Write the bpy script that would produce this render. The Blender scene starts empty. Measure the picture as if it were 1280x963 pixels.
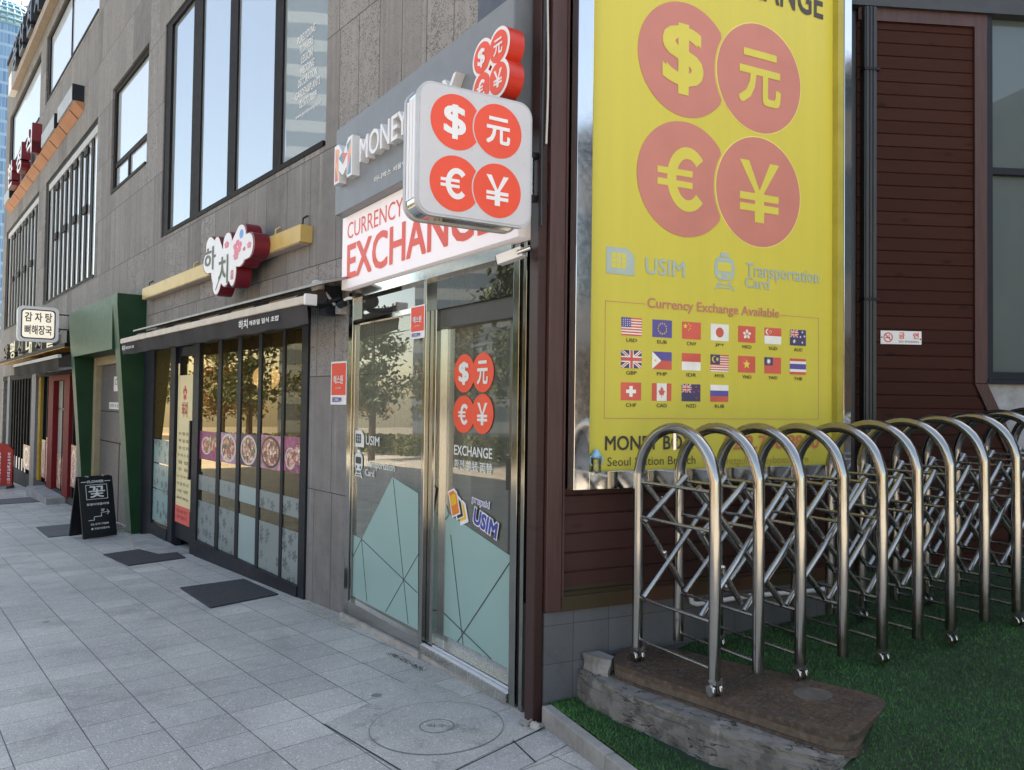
import bpy, bmesh, math, random
from mathutils import Vector, Matrix, noise
rnd = random.Random(7)
sc = bpy.context.scene
R = math.radians
# ------------------------------------------------------------------ camera, sky, sun, exposure
CAMZ, PITCH, ROLL = 1.5, R(1.41), R(.758)
W, H, FPX = 1280, 963, 960.0
FW = Vector((0, math.cos(PITCH), math.sin(PITCH)))
_up = Vector((0, -math.sin(PITCH), math.cos(PITCH))); _rt = Vector((1, 0, 0))
RT = math.cos(ROLL)*_rt + math.sin(ROLL)*_up
UP = -math.sin(ROLL)*_rt + math.cos(ROLL)*_up
CAM = Vector((0, 0, CAMZ))
cd = bpy.data.cameras.new('camera'); co = bpy.data.objects.new('camera', cd); sc.collection.objects.link(co)
cd.sensor_fit = 'HORIZONTAL'; cd.sensor_width = 36; cd.lens = 36*FPX/W; cd.clip_start = .05; cd.clip_end = 3000
co.matrix_world = Matrix(((RT.x, UP.x, -FW.x, 0), (RT.y, UP.y, -FW.y, 0), (RT.z, UP.z, -FW.z, CAMZ), (0, 0, 0, 1)))
sc.camera = co
SUN_AZ, SUN_EL = R(40), R(57)
world = bpy.data.worlds.new('World'); sc.world = world; world.use_nodes = True
wn = world.node_tree; sky = wn.nodes.new('ShaderNodeTexSky'); sky.sky_type = 'NISHITA'; sky.sun_disc = False
sky.sun_elevation = SUN_EL; sky.sun_rotation = SUN_AZ; sky.air_density = 1.0; sky.dust_density = 1.4; sky.ozone_density = 1.0
wn.links.new(sky.outputs[0], wn.nodes['Background'].inputs[0]); wn.nodes['Background'].inputs[1].default_value = .12
sl = bpy.data.lights.new('sun', 'SUN'); sl.energy = 4.0; sl.angle = R(.5); sl.color = (1, .93, .82)
so = bpy.data.objects.new('sun', sl); sc.collection.objects.link(so)
so.rotation_euler = Vector((math.sin(SUN_AZ)*math.cos(SUN_EL), math.cos(SUN_AZ)*math.cos(SUN_EL), math.sin(SUN_EL))).to_track_quat('Z', 'Y').to_euler()
vs = sc.view_settings; vs.view_transform = 'Standard'; vs.look = 'None'; vs.gamma = 1; vs.use_curve_mapping = False
vs.exposure = 2.25
try:
    vs.use_white_balance = True; vs.white_balance_temperature = 8700; vs.white_balance_tint = 10
except Exception: pass
sc.cycles.use_denoising = True
sc.cycles.max_bounces = 8; sc.cycles.diffuse_bounces = 3; sc.cycles.glossy_bounces = 4; sc.cycles.transparent_max_bounces = 12
sc.cycles.sample_clamp_indirect = 8; sc.cycles.caustics_reflective = False; sc.cycles.caustics_refractive = False

# ------------------------------------------------------------------ where things stand: surveyed planes
def dirv(deg): return Vector((math.cos(R(deg)), math.sin(R(deg)), 0))
def ray(x, y): return (x-W/2)/FPX*RT - (y-H/2)/FPX*UP + FW
def hit(x, y, P0, n):
    d = ray(x, y); return CAM + d*((P0-CAM).dot(n)/d.dot(n))
SLOPE = .033
ADIR = dirv(129.36)
GN = Vector((SLOPE*ADIR.x, SLOPE*ADIR.y, 1))
def ground_z(x, y): return -SLOPE*(x*ADIR.x + y*ADIR.y)
def gpt(x, y): return hit(x, y, Vector((0, 0, 0)), GN)
class Frame:            # a vertical plane: X runs to the viewer's right along it, Y into it, Z up; 'o' is how far out of it
    def __init__(s, P0, ang):
        s.P0 = Vector((P0[0], P0[1], 0)); s.ang = ang; s.X = dirv(ang); s.Y = Vector((-s.X.y, s.X.x, 0))
    def at(s, px, py, o=0.):
        P = hit(px, py, s.P0 - s.Y*o, s.Y); return (P-s.P0).dot(s.X), P.z
    def hor(s, px, py, z):
        P = hit(px, py, Vector((0, 0, z)), Vector((0, 0, 1))); return (P-s.P0).dot(s.X), -(P-s.P0).dot(s.Y)
    def loc(s, P): return (P-s.P0).dot(s.X), -(P-s.P0).dot(s.Y)
    def w(s, x, o, z): return s.P0 + s.X*x - s.Y*o + Vector((0, 0, z))
    def gz(s, x, o=0.):
        P = s.w(x, o, 0); return ground_z(P.x, P.y)
FA = Frame((-1.793, 6.705), -50.64)        # stone facade and restaurants
A2 = Frame((.064, 4.039), -55.86)          # currency exchange front
B1 = Frame((.195, 3.897), 25.6)            # timber wall with the yellow sign
_p = CAM + ray(1150, 300)*5.79
B2 = Frame((_p.x, _p.y), 5.38)             # timber panel behind the gate
PS = Frame(B1.w(-.06, .03, 0), 30)         # projecting sign
WF = Frame((0, 0), 0)

# ------------------------------------------------------------------ mesh builder
class MB:
    def __init__(s): s.v = []; s.f = []; s.m = []; s.sm = []
    def add(s, vs, fs, m=0, smooth=False):
        b = len(s.v); s.v += [tuple(v) for v in vs]
        for f in fs: s.f.append([b+i for i in f]); s.m.append(m); s.sm.append(smooth)
        return s
    def box(s, x0, x1, o0, o1, z0, z1, m=0):     # o = out of the plane
        y0, y1 = -o1, -o0
        vs = [(x, y, z) for z in (z0, z1) for y in (y0, y1) for x in (x0, x1)]
        return s.add(vs, [(0, 2, 3, 1), (4, 5, 7, 6), (0, 1, 5, 4), (2, 6, 7, 3), (0, 4, 6, 2), (1, 3, 7, 5)], m)
    def prism(s, poly, o0, o1, m=0, smooth=False, back=True):   # poly in (x,z), counter-clockwise seen from outside
        a = sum(poly[i][0]*poly[(i+1) % len(poly)][1]-poly[(i+1) % len(poly)][0]*poly[i][1] for i in range(len(poly)))
        if a < 0: poly = poly[::-1]
        n = len(poly)
        s.add([(x, -o1, z) for x, z in poly], [list(range(n))], m)
        if back: s.add([(x, -o0, z) for x, z in poly], [list(range(n))[::-1]], m)
        vs = [(x, -o1, z) for x, z in poly]+[(x, -o0, z) for x, z in poly]
        return s.add(vs, [(i, i+n, (i+1) % n+n, (i+1) % n) for i in range(n)], m, smooth)
    def slab(s, poly, z0, z1, m=0, smooth=False):    # poly in (x,o), extruded vertically
        pts = [(x, -o) for x, o in poly]
        a = sum(pts[i][0]*pts[(i+1) % len(pts)][1]-pts[(i+1) % len(pts)][0]*pts[i][1] for i in range(len(pts)))
        if a < 0: pts = pts[::-1]
        n = len(pts)
        s.add([(x, y, z1) for x, y in pts], [list(range(n))], m)
        s.add([(x, y, z0) for x, y in pts], [list(range(n))[::-1]], m)
        vs = [(x, y, z0) for x, y in pts]+[(x, y, z1) for x, y in pts]
        return s.add(vs, [(i, (i+1) % n, (i+1) % n+n, i+n) for i in range(n)], m, smooth)
    def tube(s, pts, r, n=10, m=0, cap=True):        # pts in (x,o,z)
        P = [Vector((p[0], -p[1], p[2])) for p in pts]; rr = r if isinstance(r, (list, tuple)) else [r]*len(P)
        t0 = (P[1]-P[0]).normalized(); ref = Vector((0, 0, 1)) if abs(t0.z) < .9 else Vector((1, 0, 0))
        u = t0.cross(ref).normalized(); vs = []
        for i, p in enumerate(P):
            t = ((P[min(i+1, len(P)-1)]-P[i]).normalized()+(P[i]-P[max(i-1, 0)]).normalized())
            t = t.normalized() if t.length > 1e-9 else t0
            u = (u-t*u.dot(t)).normalized(); v = t.cross(u)
            for k in range(n):
                a = 2*math.pi*k/n; vs.append(p+(u*math.cos(a)+v*math.sin(a))*rr[i])
        fs = []
        for i in range(len(P)-1):
            for k in range(n): fs.append((i*n+k, i*n+(k+1) % n, (i+1)*n+(k+1) % n, (i+1)*n+k))
        s.add(vs, fs, m, True)
        if cap:
            s.add(vs[:n], [list(range(n))[::-1]], m); s.add(vs[-n:], [list(range(n))], m)
        return s
    def lathe(s, prof, c, n=20, m=0, axis='z', smooth=True):      # prof (r,h) about an axis through c=(x,o,z)
        vs = []
        for r, h in prof:
            for k in range(n):
                a = 2*math.pi*k/n; ca, sa = r*math.cos(a), r*math.sin(a)
                q = (ca, sa, h) if axis == 'z' else ((h, ca, sa) if axis == 'x' else (sa, h, ca))
                vs.append((c[0]+q[0], -c[1]+q[1], c[2]+q[2]))
        fs = [(i*n+k, i*n+(k+1) % n, (i+1)*n+(k+1) % n, (i+1)*n+k) for i in range(len(prof)-1) for k in range(n)]
        return s.add(vs, fs, m, smooth)
    def quad(s, a, b, c, d, m=0): return s.add([(p[0], -p[1], p[2]) for p in (a, b, c, d)], [(0, 1, 2, 3)], m)
    def disc(s, cx, cz, rx, rz, o0, o1, m=0, n=36): return s.prism([(cx+rx*math.cos(2*math.pi*k/n), cz+rz*math.sin(2*math.pi*k/n)) for k in range(n)], o0, o1, m)
    def ring(s, cx, cz, r0, r1, o0, o1, m=0, n=40):
        vs = []
        for k in range(n):
            a = 2*math.pi*k/n
            for r, o in ((r1, o0), (r1, o1), (r0, o1), (r0, o0)): vs.append((cx+r*math.cos(a), -o, cz+r*math.sin(a)))
        return s.add(vs, [(k*4+j, ((k+1) % n)*4+j, ((k+1) % n)*4+(j+1) % 4, k*4+(j+1) % 4) for k in range(n) for j in range(4)], m)

def rrect(x0, x1, z0, z1, r, n=6):
    p = []
    for cx, cz, a0 in ((x1-r, z1-r, 0), (x0+r, z1-r, 90), (x0+r, z0+r, 180), (x1-r, z0+r, 270)):
        for k in range(n+1):
            a = R(a0+90*k/n); p.append((cx+r*math.cos(a), cz+r*math.sin(a)))
    return p
def clipped_disc(c, r, c2, r2, n=72):                # a disc with the bite of a neighbouring disc taken out
    out = []
    for k in range(n):
        a = 2*math.pi*k/n; d = (math.cos(a), math.sin(a)); t = r
        w = (c[0]-c2[0], c[1]-c2[1]); b = w[0]*d[0]+w[1]*d[1]; q = b*b-(w[0]**2+w[1]**2-r2*r2)
        if q > 0:
            h = -b-math.sqrt(q)
            if 0 < h < t: t = h
        out.append((c[0]+d[0]*t, c[1]+d[1]*t))
    return out

def prop(o, label=None, cat=None, group=None, kind=None):
    if label: o['label'] = label
    if cat: o['category'] = cat
    if group: o['group'] = group
    if kind: o['kind'] = kind
    return o
def mesh_obj(name, mb, mat, off=(0, 0, 0), bevel=0, seg=2):
    me = bpy.data.meshes.new(name)
    me.from_pydata([(x-off[0], y-off[1], z-off[2]) for x, y, z in mb.v], [], mb.f); 
    mats = mat if isinstance(mat, (list, tuple)) else [mat]
    for q in mats: me.materials.append(q)
    me.polygons.foreach_set('material_index', mb.m); me.polygons.foreach_set('use_smooth', mb.sm); me.update()
    o = bpy.data.objects.new(name, me); sc.collection.objects.link(o)
    if bevel:
        bv = o.modifiers.new('bevel', 'BEVEL'); bv.width = bevel; bv.segments = seg; bv.limit_method = 'ANGLE'; bv.angle_limit = R(40)
    return o
class Thing:
    def __init__(s, name, label, cat, fr, org=(0, 0, 0), group=None, kind=None):
        s.fr = fr; s.off = (org[0], -org[1], org[2])
        s.e = bpy.data.objects.new(name, None); sc.collection.objects.link(s.e); s.e.empty_display_size = .1
        s.e.matrix_world = Matrix.Translation(fr.w(*org)) @ Matrix.Rotation(R(fr.ang), 4, 'Z')
        prop(s.e, label, cat, group, kind)
    def part(s, name, mb, mat, under=None, bevel=0, label=None, kind=None, seg=2):
        o = mesh_obj(name, mb, mat, s.off, bevel, seg); o.parent = under or s.e
        return prop(o, label, kind=kind)
    def text(s, body, bl, tr, mat, o=.003, bold=0., depth=.002, name='lettering', under=None, rot=0, shear=0, fit=True):
        mb = text_mb(body, bl[0], tr[0], bl[1], tr[1], o, bold, depth, rot, shear, fit)
        return s.part(name, mb, mat, under)
    def textpx(s, body, blp, trp, mat, o=.003, **k):
        return s.text(body, s.fr.at(*blp, o), s.fr.at(*trp, o), mat, o, **k)
def single(name, label, cat, fr, org, mb, mat, bevel=0, group=None, kind=None, seg=2):
    o = mesh_obj(name, mb, mat, (org[0], -org[1], org[2]), bevel, seg)
    o.matrix_world = Matrix.Translation(fr.w(*org)) @ Matrix.Rotation(R(fr.ang), 4, 'Z')
    return prop(o, label, cat, group, kind)
_tc = {}
def raw_text(body, off, shear=0):
    k = (body, round(off, 3), shear)
    if k not in _tc:
        c = bpy.data.curves.new('t', 'FONT'); c.body = body; c.offset = off; c.resolution_u = 3; c.shear = shear; c.align_x = 'CENTER'
        o = bpy.data.objects.new('t', c); sc.collection.objects.link(o)
        dg = bpy.context.evaluated_depsgraph_get(); dg.update()
        me = bpy.data.meshes.new_from_object(o.evaluated_get(dg))
        _tc[k] = ([tuple(v.co) for v in me.vertices], [list(p.vertices) for p in me.polygons])
        bpy.data.objects.remove(o); bpy.data.curves.remove(c); bpy.data.meshes.remove(me)
    return _tc[k]
def text_mb(body, x0, x1, z0, z1, o, bold=0., depth=.002, rot=0, shear=0, fit=True):
    solid = depth > .0025; V, F = raw_text(body, bold*.7 if solid else 0, shear)
    ax = min(v[0] for v in V); bx = max(v[0] for v in V); ay = min(v[1] for v in V); by = max(v[1] for v in V)
    sx = (x1-x0)/(bx-ax); sz = (z1-z0)/(by-ay)
    if not fit: sx = sz = min(sx, sz)
    cx, cz = (x0+x1)/2, (z0+z1)/2; mx, my = (ax+bx)/2, (ay+by)/2
    if bold > 0 and not solid:            # heavier strokes: the outline stacked a few times with a small shift
        q = bold*.75; n0 = len(V); ax -= q; bx += q; ay -= q; by += q; sx = (x1-x0)/(bx-ax); sz = (z1-z0)/(by-ay)
        sh = ((0, 0), (q, q), (-q, q), (q, -q), (-q, -q), (q, 0), (-q, 0)); V2 = []; F2 = []; dd = []
        for j, (dx, dy) in enumerate(sh): V2 += [(v[0]+dx, v[1]+dy) for v in V]; F2 += [[i+j*n0 for i in f] for f in F]; dd += [j*.00012]*n0
        V, F = V2, F2
    else: dd = [0]*len(V)
    P = []
    for v in V:
        x, z = (v[0]-mx)*sx, (v[1]-my)*sz
        if rot: x, z = x*math.cos(rot)-z*math.sin(rot), x*math.sin(rot)+z*math.cos(rot)
        P.append((cx+x, cz+z))
    mb = MB(); n = len(P)
    mb.add([(x, -o-depth-e, z) for (x, z), e in zip(P, dd)], F)
    if depth > .0025:                                   # solid letters: sides from boundary edges
        ec = {}
        for f in F:
            for i in range(len(f)):
                a, b = f[i], f[(i+1) % len(f)]; ec[(a, b)] = 1
        mb.add([(x, -o-depth-e, z) for (x, z), e in zip(P, dd)]+[(x, -o, z) for x, z in P], [(a, a+n, b+n, b) for (a, b) in ec if (b, a) not in ec])
    return mb

# ------------------------------------------------------------------ materials
def srgb(r, g, b): return tuple(((c/255)/12.92 if c/255 <= .04045 else (((c/255)+.055)/1.055)**2.4) for c in (r, g, b))
def nodes(name):
    m = bpy.data.materials.new(name); m.use_nodes = True; nt = m.node_tree; b = nt.nodes['Principled BSDF']; return m, nt, b
def N(nt, t, **k):
    n = nt.nodes.new('ShaderNode'+t)
    for a, v in k.items():
        if a.startswith('i_'):
            key = a[2:]; key = int(key) if key.isdigit() else key.replace('_', ' '); n.inputs[key].default_value = v
        else: setattr(n, a, v)
    return n
def c4(c): return (c[0], c[1], c[2], 1)
def mixc(nt, f, a, b, mode='MIX'):
    n = N(nt, 'MixRGB', blend_type=mode)
    for i, x in ((0, f), (1, a), (2, b)):
        if hasattr(x, 'is_linked') or hasattr(x, 'links'): nt.links.new(x, n.inputs[i])
        else: n.inputs[i].default_value = x if i == 0 else c4(x)
    return n.outputs[0]
def ramp(nt, x, stops):
    n = N(nt, 'ValToRGB'); e = n.color_ramp.elements
    while len(e) < len(stops): e.new(.5)
    for q, (p, c) in zip(e, stops): q.position = p; q.color = c4(c if isinstance(c, (tuple, list)) else (c, c, c))
    nt.links.new(x, n.inputs[0]); return n.outputs[0]
def coords(nt, scale=(1, 1, 1), swap=False, loc=(0, 0, 0), rot=(0, 0, 0)):
    tc = N(nt, 'TexCoord'); src = tc.outputs['Object']
    if swap:     # (x,z,y): puts a wall's x and z in the first two channels
        sp = N(nt, 'SeparateXYZ'); cb = N(nt, 'CombineXYZ'); nt.links.new(src, sp.inputs[0])
        nt.links.new(sp.outputs[0], cb.inputs[0]); nt.links.new(sp.outputs[2], cb.inputs[1]); nt.links.new(sp.outputs[1], cb.inputs[2]); src = cb.outputs[0]
    mp = N(nt, 'Mapping'); mp.inputs['Scale'].default_value = scale; mp.inputs['Location'].default_value = loc; mp.inputs['Rotation'].default_value = rot
    nt.links.new(src, mp.inputs[0]); return mp.outputs[0]
def noise_t(nt, vec, scale, detail=4, rough=.55):
    n = N(nt, 'TexNoise', i_Scale=scale, i_Detail=detail, i_Roughness=rough); nt.links.new(vec, n.inputs['Vector']); return n.outputs['Fac']
def bump(nt, b, h, strength=.3, dist=.01, prev=None):
    n = N(nt, 'Bump', i_Strength=strength, i_Distance=dist); nt.links.new(h, n.inputs['Height'])
    if prev is not None: nt.links.new(prev, n.inputs['Normal'])
    nt.links.new(n.outputs[0], b.inputs['Normal']); return n.outputs[0]
def math_n(nt, op, a, b=None):
    n = N(nt, 'Math', operation=op)
    for i, x in ((0, a), (1, b)):
        if x is None: continue
        if hasattr(x, 'links'): nt.links.new(x, n.inputs[i])
        else: n.inputs[i].default_value = x
    return n.outputs[0]
def M(name, col, rough=.5, metal=0, var=.12, vs=6, bmp=0, bs=80, coat=0, spec=.5, streak=None, rv=.1):
    m, nt, b = nodes(name); v = coords(nt, streak or (1, 1, 1)); n1 = noise_t(nt, v, vs, 5)
    lo = tuple(c*(1-var) for c in col); hi = tuple(min(1, c*(1+var)) for c in col)
    nt.links.new(mixc(nt, ramp(nt, n1, [(.3, 0), (.7, 1)]), lo, hi), b.inputs['Base Color'])
    b.inputs['Metallic'].default_value = metal; b.inputs['Specular IOR Level'].default_value = spec; b.inputs['Coat Weight'].default_value = coat
    if rv: 
        rr = N(nt, 'MapRange', i_3=max(.02, rough-rv), i_4=min(1, rough+rv)); nt.links.new(noise_t(nt, v, vs*2.3, 4), rr.inputs[0]); nt.links.new(rr.outputs[0], b.inputs['Roughness'])
    else: b.inputs['Roughness'].default_value = rough
    if bmp: bump(nt, b, noise_t(nt, coords(nt), bs, 6), bmp, .004)
    return m
def glass(name, tint=(.8, .85, .85), refl=1.6, rough=0., dust_haze=0., dcol=(.5, .52, .48), rcol=(1, 1, 1)):
    m, nt, b = nodes(name); nt.nodes.remove(b); out = nt.nodes['Material Output']
    fr = N(nt, 'Fresnel', i_IOR=1.5); mu = math_n(nt, 'MULTIPLY', fr.outputs[0], refl); mn = math_n(nt, 'MINIMUM', mu, 1.)
    tr = N(nt, 'BsdfTransparent'); tr.inputs[0].default_value = c4(tint); gl = N(nt, 'BsdfGlossy', i_Roughness=rough); gl.inputs[0].default_value = c4(rcol)
    vv = coords(nt); bp = N(nt, 'Bump', i_Strength=.05, i_Distance=.02); nt.links.new(noise_t(nt, vv, 1.3, 1), bp.inputs['Height']); nt.links.new(bp.outputs[0], gl.inputs['Normal'])
    mx = N(nt, 'MixShader'); nt.links.new(mn, mx.inputs[0]); nt.links.new(gl.outputs[0], mx.inputs[2])
    if dust_haze:  # dust, plus a diffuse veil painting in the lighter rooms behind
        df_ = N(nt, 'BsdfDiffuse'); df_.inputs[0].default_value = c4(dcol); m2 = N(nt, 'MixShader'); dn = ramp(nt, noise_t(nt, coords(nt, (6, 6, .8)), 1.2, 5), [(.3, dust_haze*.75), (.75, dust_haze*1.3)])
        nt.links.new(dn, m2.inputs[0]); nt.links.new(tr.outputs[0], m2.inputs[1]); nt.links.new(df_.outputs[0], m2.inputs[2]); nt.links.new(m2.outputs[0], mx.inputs[1])
    else: nt.links.new(tr.outputs[0], mx.inputs[1])
    nt.links.new(mx.outputs[0], out.inputs[0]); return m
def mirror_pane(name, col, fac, tint=(.9, .95, 1)):   # coated glazing with a blind close behind it
    m, nt, b = nodes(name); out = nt.nodes['Material Output']; b.inputs['Base Color'].default_value = c4(col); b.inputs['Roughness'].default_value = .5
    gl = N(nt, 'BsdfGlossy', i_Roughness=.01); gl.inputs[0].default_value = c4(tint)
    bp = N(nt, 'Bump', i_Strength=.04, i_Distance=.05); nt.links.new(noise_t(nt, coords(nt), .9, 1), bp.inputs['Height']); nt.links.new(bp.outputs[0], gl.inputs['Normal'])
    mx = N(nt, 'MixShader'); mx.inputs[0].default_value = fac; nt.links.new(b.outputs[0], mx.inputs[1]); nt.links.new(gl.outputs[0], mx.inputs[2]); nt.links.new(mx.outputs[0], out.inputs[0]); return m
def emit(name, col, st):
    m, nt, b = nodes(name); b.inputs['Base Color'].default_value = c4(col); b.inputs['Emission Color'].default_value = c4(col); b.inputs['Emission Strength'].default_value = st; return m

def mat_stone():
    m, nt, b = nodes('basalt_slabs'); v = coords(nt, swap=True)
    def brick(c1, c2, mo, ms):
        n = N(nt, 'TexBrick', offset=.42, offset_frequency=2, squash=.66, squash_frequency=2, i_Scale=1., i_Mortar_Size=ms, i_Mortar_Smooth=.1, i_Bias=0., i_Brick_Width=.5, i_Row_Height=.96)
        n.inputs['Color1'].default_value = c4(c1); n.inputs['Color2'].default_value = c4(c2); n.inputs['Mortar'].default_value = c4(mo); nt.links.new(v, n.inputs[0]); return n
    rb = brick((0, 0, 0), (1, 1, 1), (.5, .5, .5), .004); mo = brick((1, 1, 1), (1, 1, 1), (0, 0, 0), .0045)
    big = noise_t(nt, v, .6, 4); mid = noise_t(nt, v, 5, 6, .65); fine = noise_t(nt, v, 90, 5, .7)
    base = mixc(nt, rb.outputs[0], (.1, .096, .094), (.285, .276, .27))
    base = mixc(nt, math_n(nt, 'MULTIPLY', ramp(nt, mid, [(.35, 0), (.7, 1)]), .6), base, (.215, .207, .203)); 
    base = mixc(nt, math_n(nt, 'MULTIPLY', ramp(nt, big, [(.35, 0), (.65, 1)]), .5), base, (.26, .245, .236))
    # vertical weather streaks
    st = noise_t(nt, coords(nt, (13, .4, 1), swap=True), 1.2, 6, .7)
    base = mixc(nt, math_n(nt, 'MULTIPLY', ramp(nt, st, [(.48, 0), (.7, 1)]), .38), base, (.11, .106, .106))
    st2 = noise_t(nt, coords(nt, (17, .3, 1), swap=True, loc=(5, 2, 0)), 1., 6, .7); base = mixc(nt, math_n(nt, 'MULTIPLY', ramp(nt, st2, [(.55, 0), (.72, 1)]), .45), base, (.4, .385, .375))
    # pores, denser on some slabs
    vo = N(nt, 'TexVoronoi', i_Scale=80.); nt.links.new(v, vo.inputs[0]); vo2 = N(nt, 'TexVoronoi', i_Scale=34.); nt.links.new(v, vo2.inputs[0])
    dens = math_n(nt, 'MULTIPLY', math_n(nt, 'ADD', rb.outputs[0], noise_t(nt, v, 2.2, 3)), .27)
    p1 = math_n(nt, 'LESS_THAN', vo.outputs['Distance'], dens); p2 = math_n(nt, 'LESS_THAN', vo2.outputs['Distance'], math_n(nt, 'MULTIPLY', dens, .72))
    pores = math_n(nt, 'MULTIPLY', math_n(nt, 'MAXIMUM', p1, p2), math_n(nt, 'GREATER_THAN', noise_t(nt, v, 11, 3), .44))
    base = mixc(nt, math_n(nt, 'MULTIPLY', pores, .75), base, (.055, .052, .052))
    base = mixc(nt, mo.outputs[0], (.05, .047, .045), base)
    nt.links.new(base, b.inputs['Base Color']); b.inputs['Roughness'].default_value = .78
    h = math_n(nt, 'ADD', math_n(nt, 'SUBTRACT', math_n(nt, 'MULTIPLY', fine, .3), pores), math_n(nt, 'MULTIPLY', mo.outputs[0], 1.6)); bump(nt, b, h, .5, .006); return m
def mat_pavers():
    m, nt, b = nodes('granite_pavers'); v = coords(nt, loc=(.17, -.495, 0))
    sp = N(nt, 'SeparateXYZ'); nt.links.new(v, sp.inputs[0])
    def brick(c1, c2, mo, ms):
        n = N(nt, 'TexBrick', offset=0, squash=1, i_Scale=1., i_Mortar_Size=ms, i_Mortar_Smooth=.5, i_Bias=0., i_Brick_Width=.2985, i_Row_Height=.315)
        n.inputs['Color1'].default_value = c4(c1); n.inputs['Color2'].default_value = c4(c2); n.inputs['Mortar'].default_value = c4(mo); nt.links.new(v, n.inputs[0]); return n
    rb = brick((0, 0, 0), (1, 1, 1), (.5, .5, .5), .002); mo = brick((1, 1, 1), (1, 1, 1), (0, 0, 0), .003)
    fr = math_n(nt, 'FRACT', math_n(nt, 'DIVIDE', sp.outputs[1], .315)); wob = math_n(nt, 'MULTIPLY', noise_t(nt, v, 3, 2), .012)
    edge = math_n(nt, 'LESS_THAN', math_n(nt, 'ABSOLUTE', math_n(nt, 'SUBTRACT', math_n(nt, 'ABSOLUTE', math_n(nt, 'SUBTRACT', fr, .5)), .5)), math_n(nt, 'ADD', wob, .003))
    sp1 = N(nt, 'TexNoise', i_Scale=170., i_Detail=4., i_Roughness=.85); nt.links.new(v, sp1.inputs[0]); sp2 = N(nt, 'TexVoronoi', i_Scale=120.); nt.links.new(v, sp2.inputs[0])
    base = mixc(nt, rb.outputs[0], (.46, .445, .4), (.71, .68, .615))
    base = mixc(nt, ramp(nt, noise_t(nt, v, 1.1, 6, .6), [(.3, 0), (.72, 1)]), base, (.385, .375, .36))
    base = mixc(nt, math_n(nt, 'MULTIPLY', ramp(nt, noise_t(nt, v, 7, 5, .7), [(.45, 0), (.75, 1)]), .4), base, (.58, .555, .52))
    base = mixc(nt, ramp(nt, sp1.outputs[0], [(.38, .9), (.52, 0)]), base, (.13, .128, .125))
    base = mixc(nt, ramp(nt, sp2.outputs['Color'], [(.8, 0), (.9, .55)]), base, (.75, .74, .72))
    dk_ = math_n(nt, 'MULTIPLY', ramp(nt, noise_t(nt, v, 2.7, 7, .7), [(.47, 0), (.6, 1)]), math_n(nt, 'SUBTRACT', 1, mo.outputs[0])); base = mixc(nt, math_n(nt, 'MULTIPLY', dk_, .8), base, (.05, .05, .045))
    base = mixc(nt, math_n(nt, 'MULTIPLY', ramp(nt, noise_t(nt, v, 1.9, 7, .75), [(.53, 0), (.68, 1)]), .5), base, (.2, .195, .178))
    # gum and oil spots
    vo = N(nt, 'TexVoronoi', i_Scale=2.6, i_Randomness=1.); nt.links.new(mixc(nt, .04, v, N(nt, 'TexNoise', i_Scale=9.).outputs['Color']), vo.inputs[0])
    spot = math_n(nt, 'LESS_THAN', vo.outputs['Distance'], math_n(nt, 'MULTIPLY', math_n(nt, 'SUBTRACT', noise_t(nt, v, .9, 2), .38), .3))
    base = mixc(nt, math_n(nt, 'MULTIPLY', spot, .65), base, (.07, .07, .075))
    base = mixc(nt, math_n(nt, 'ADD', .12, math_n(nt, 'MULTIPLY', mo.outputs[0], .88)), (.07, .07, .07), base)
    base = mixc(nt, math_n(nt, 'MULTIPLY', edge, .8), base, (.07, .07, .072))
    nt.links.new(base, b.inputs['Base Color']); rr = N(nt, 'MapRange', i_3=.42, i_4=.7); nt.links.new(noise_t(nt, v, 4, 5), rr.inputs[0]); nt.links.new(rr.outputs[0], b.inputs['Roughness'])
    h = math_n(nt, 'ADD', math_n(nt, 'MULTIPLY', sp1.outputs[0], .25), math_n(nt, 'SUBTRACT', mo.outputs[0], edge)); bump(nt, b, h, .35, .003); return m
def mat_granite(name, c, groove=0):
    m, nt, b = nodes(name); v = coords(nt); sp1 = noise_t(nt, v, 170, 4, .85); vo = N(nt, 'TexVoronoi', i_Scale=120.); nt.links.new(v, vo.inputs[0])
    base = mixc(nt, ramp(nt, noise_t(nt, v, 2.3, 6, .65), [(.3, 0), (.7, 1)]), tuple(x*.78 for x in c), tuple(x*1.12 for x in c)); base = mixc(nt, ramp(nt, sp1, [(.38, .85), (.52, 0)]), base, (.12, .12, .115)); base = mixc(nt, ramp(nt, vo.outputs['Color'], [(.8, 0), (.9, .5)]), base, (.72, .7, .68))
    base = mixc(nt, math_n(nt, 'MULTIPLY', ramp(nt, noise_t(nt, v, 4.3, 7, .75), [(.56, 0), (.66, 1)]), .6), base, (.1, .095, .085))
    nt.links.new(base, b.inputs['Base Color']); b.inputs['Roughness'].default_value = .62; bump(nt, b, sp1, .4, .003); return m
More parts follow.
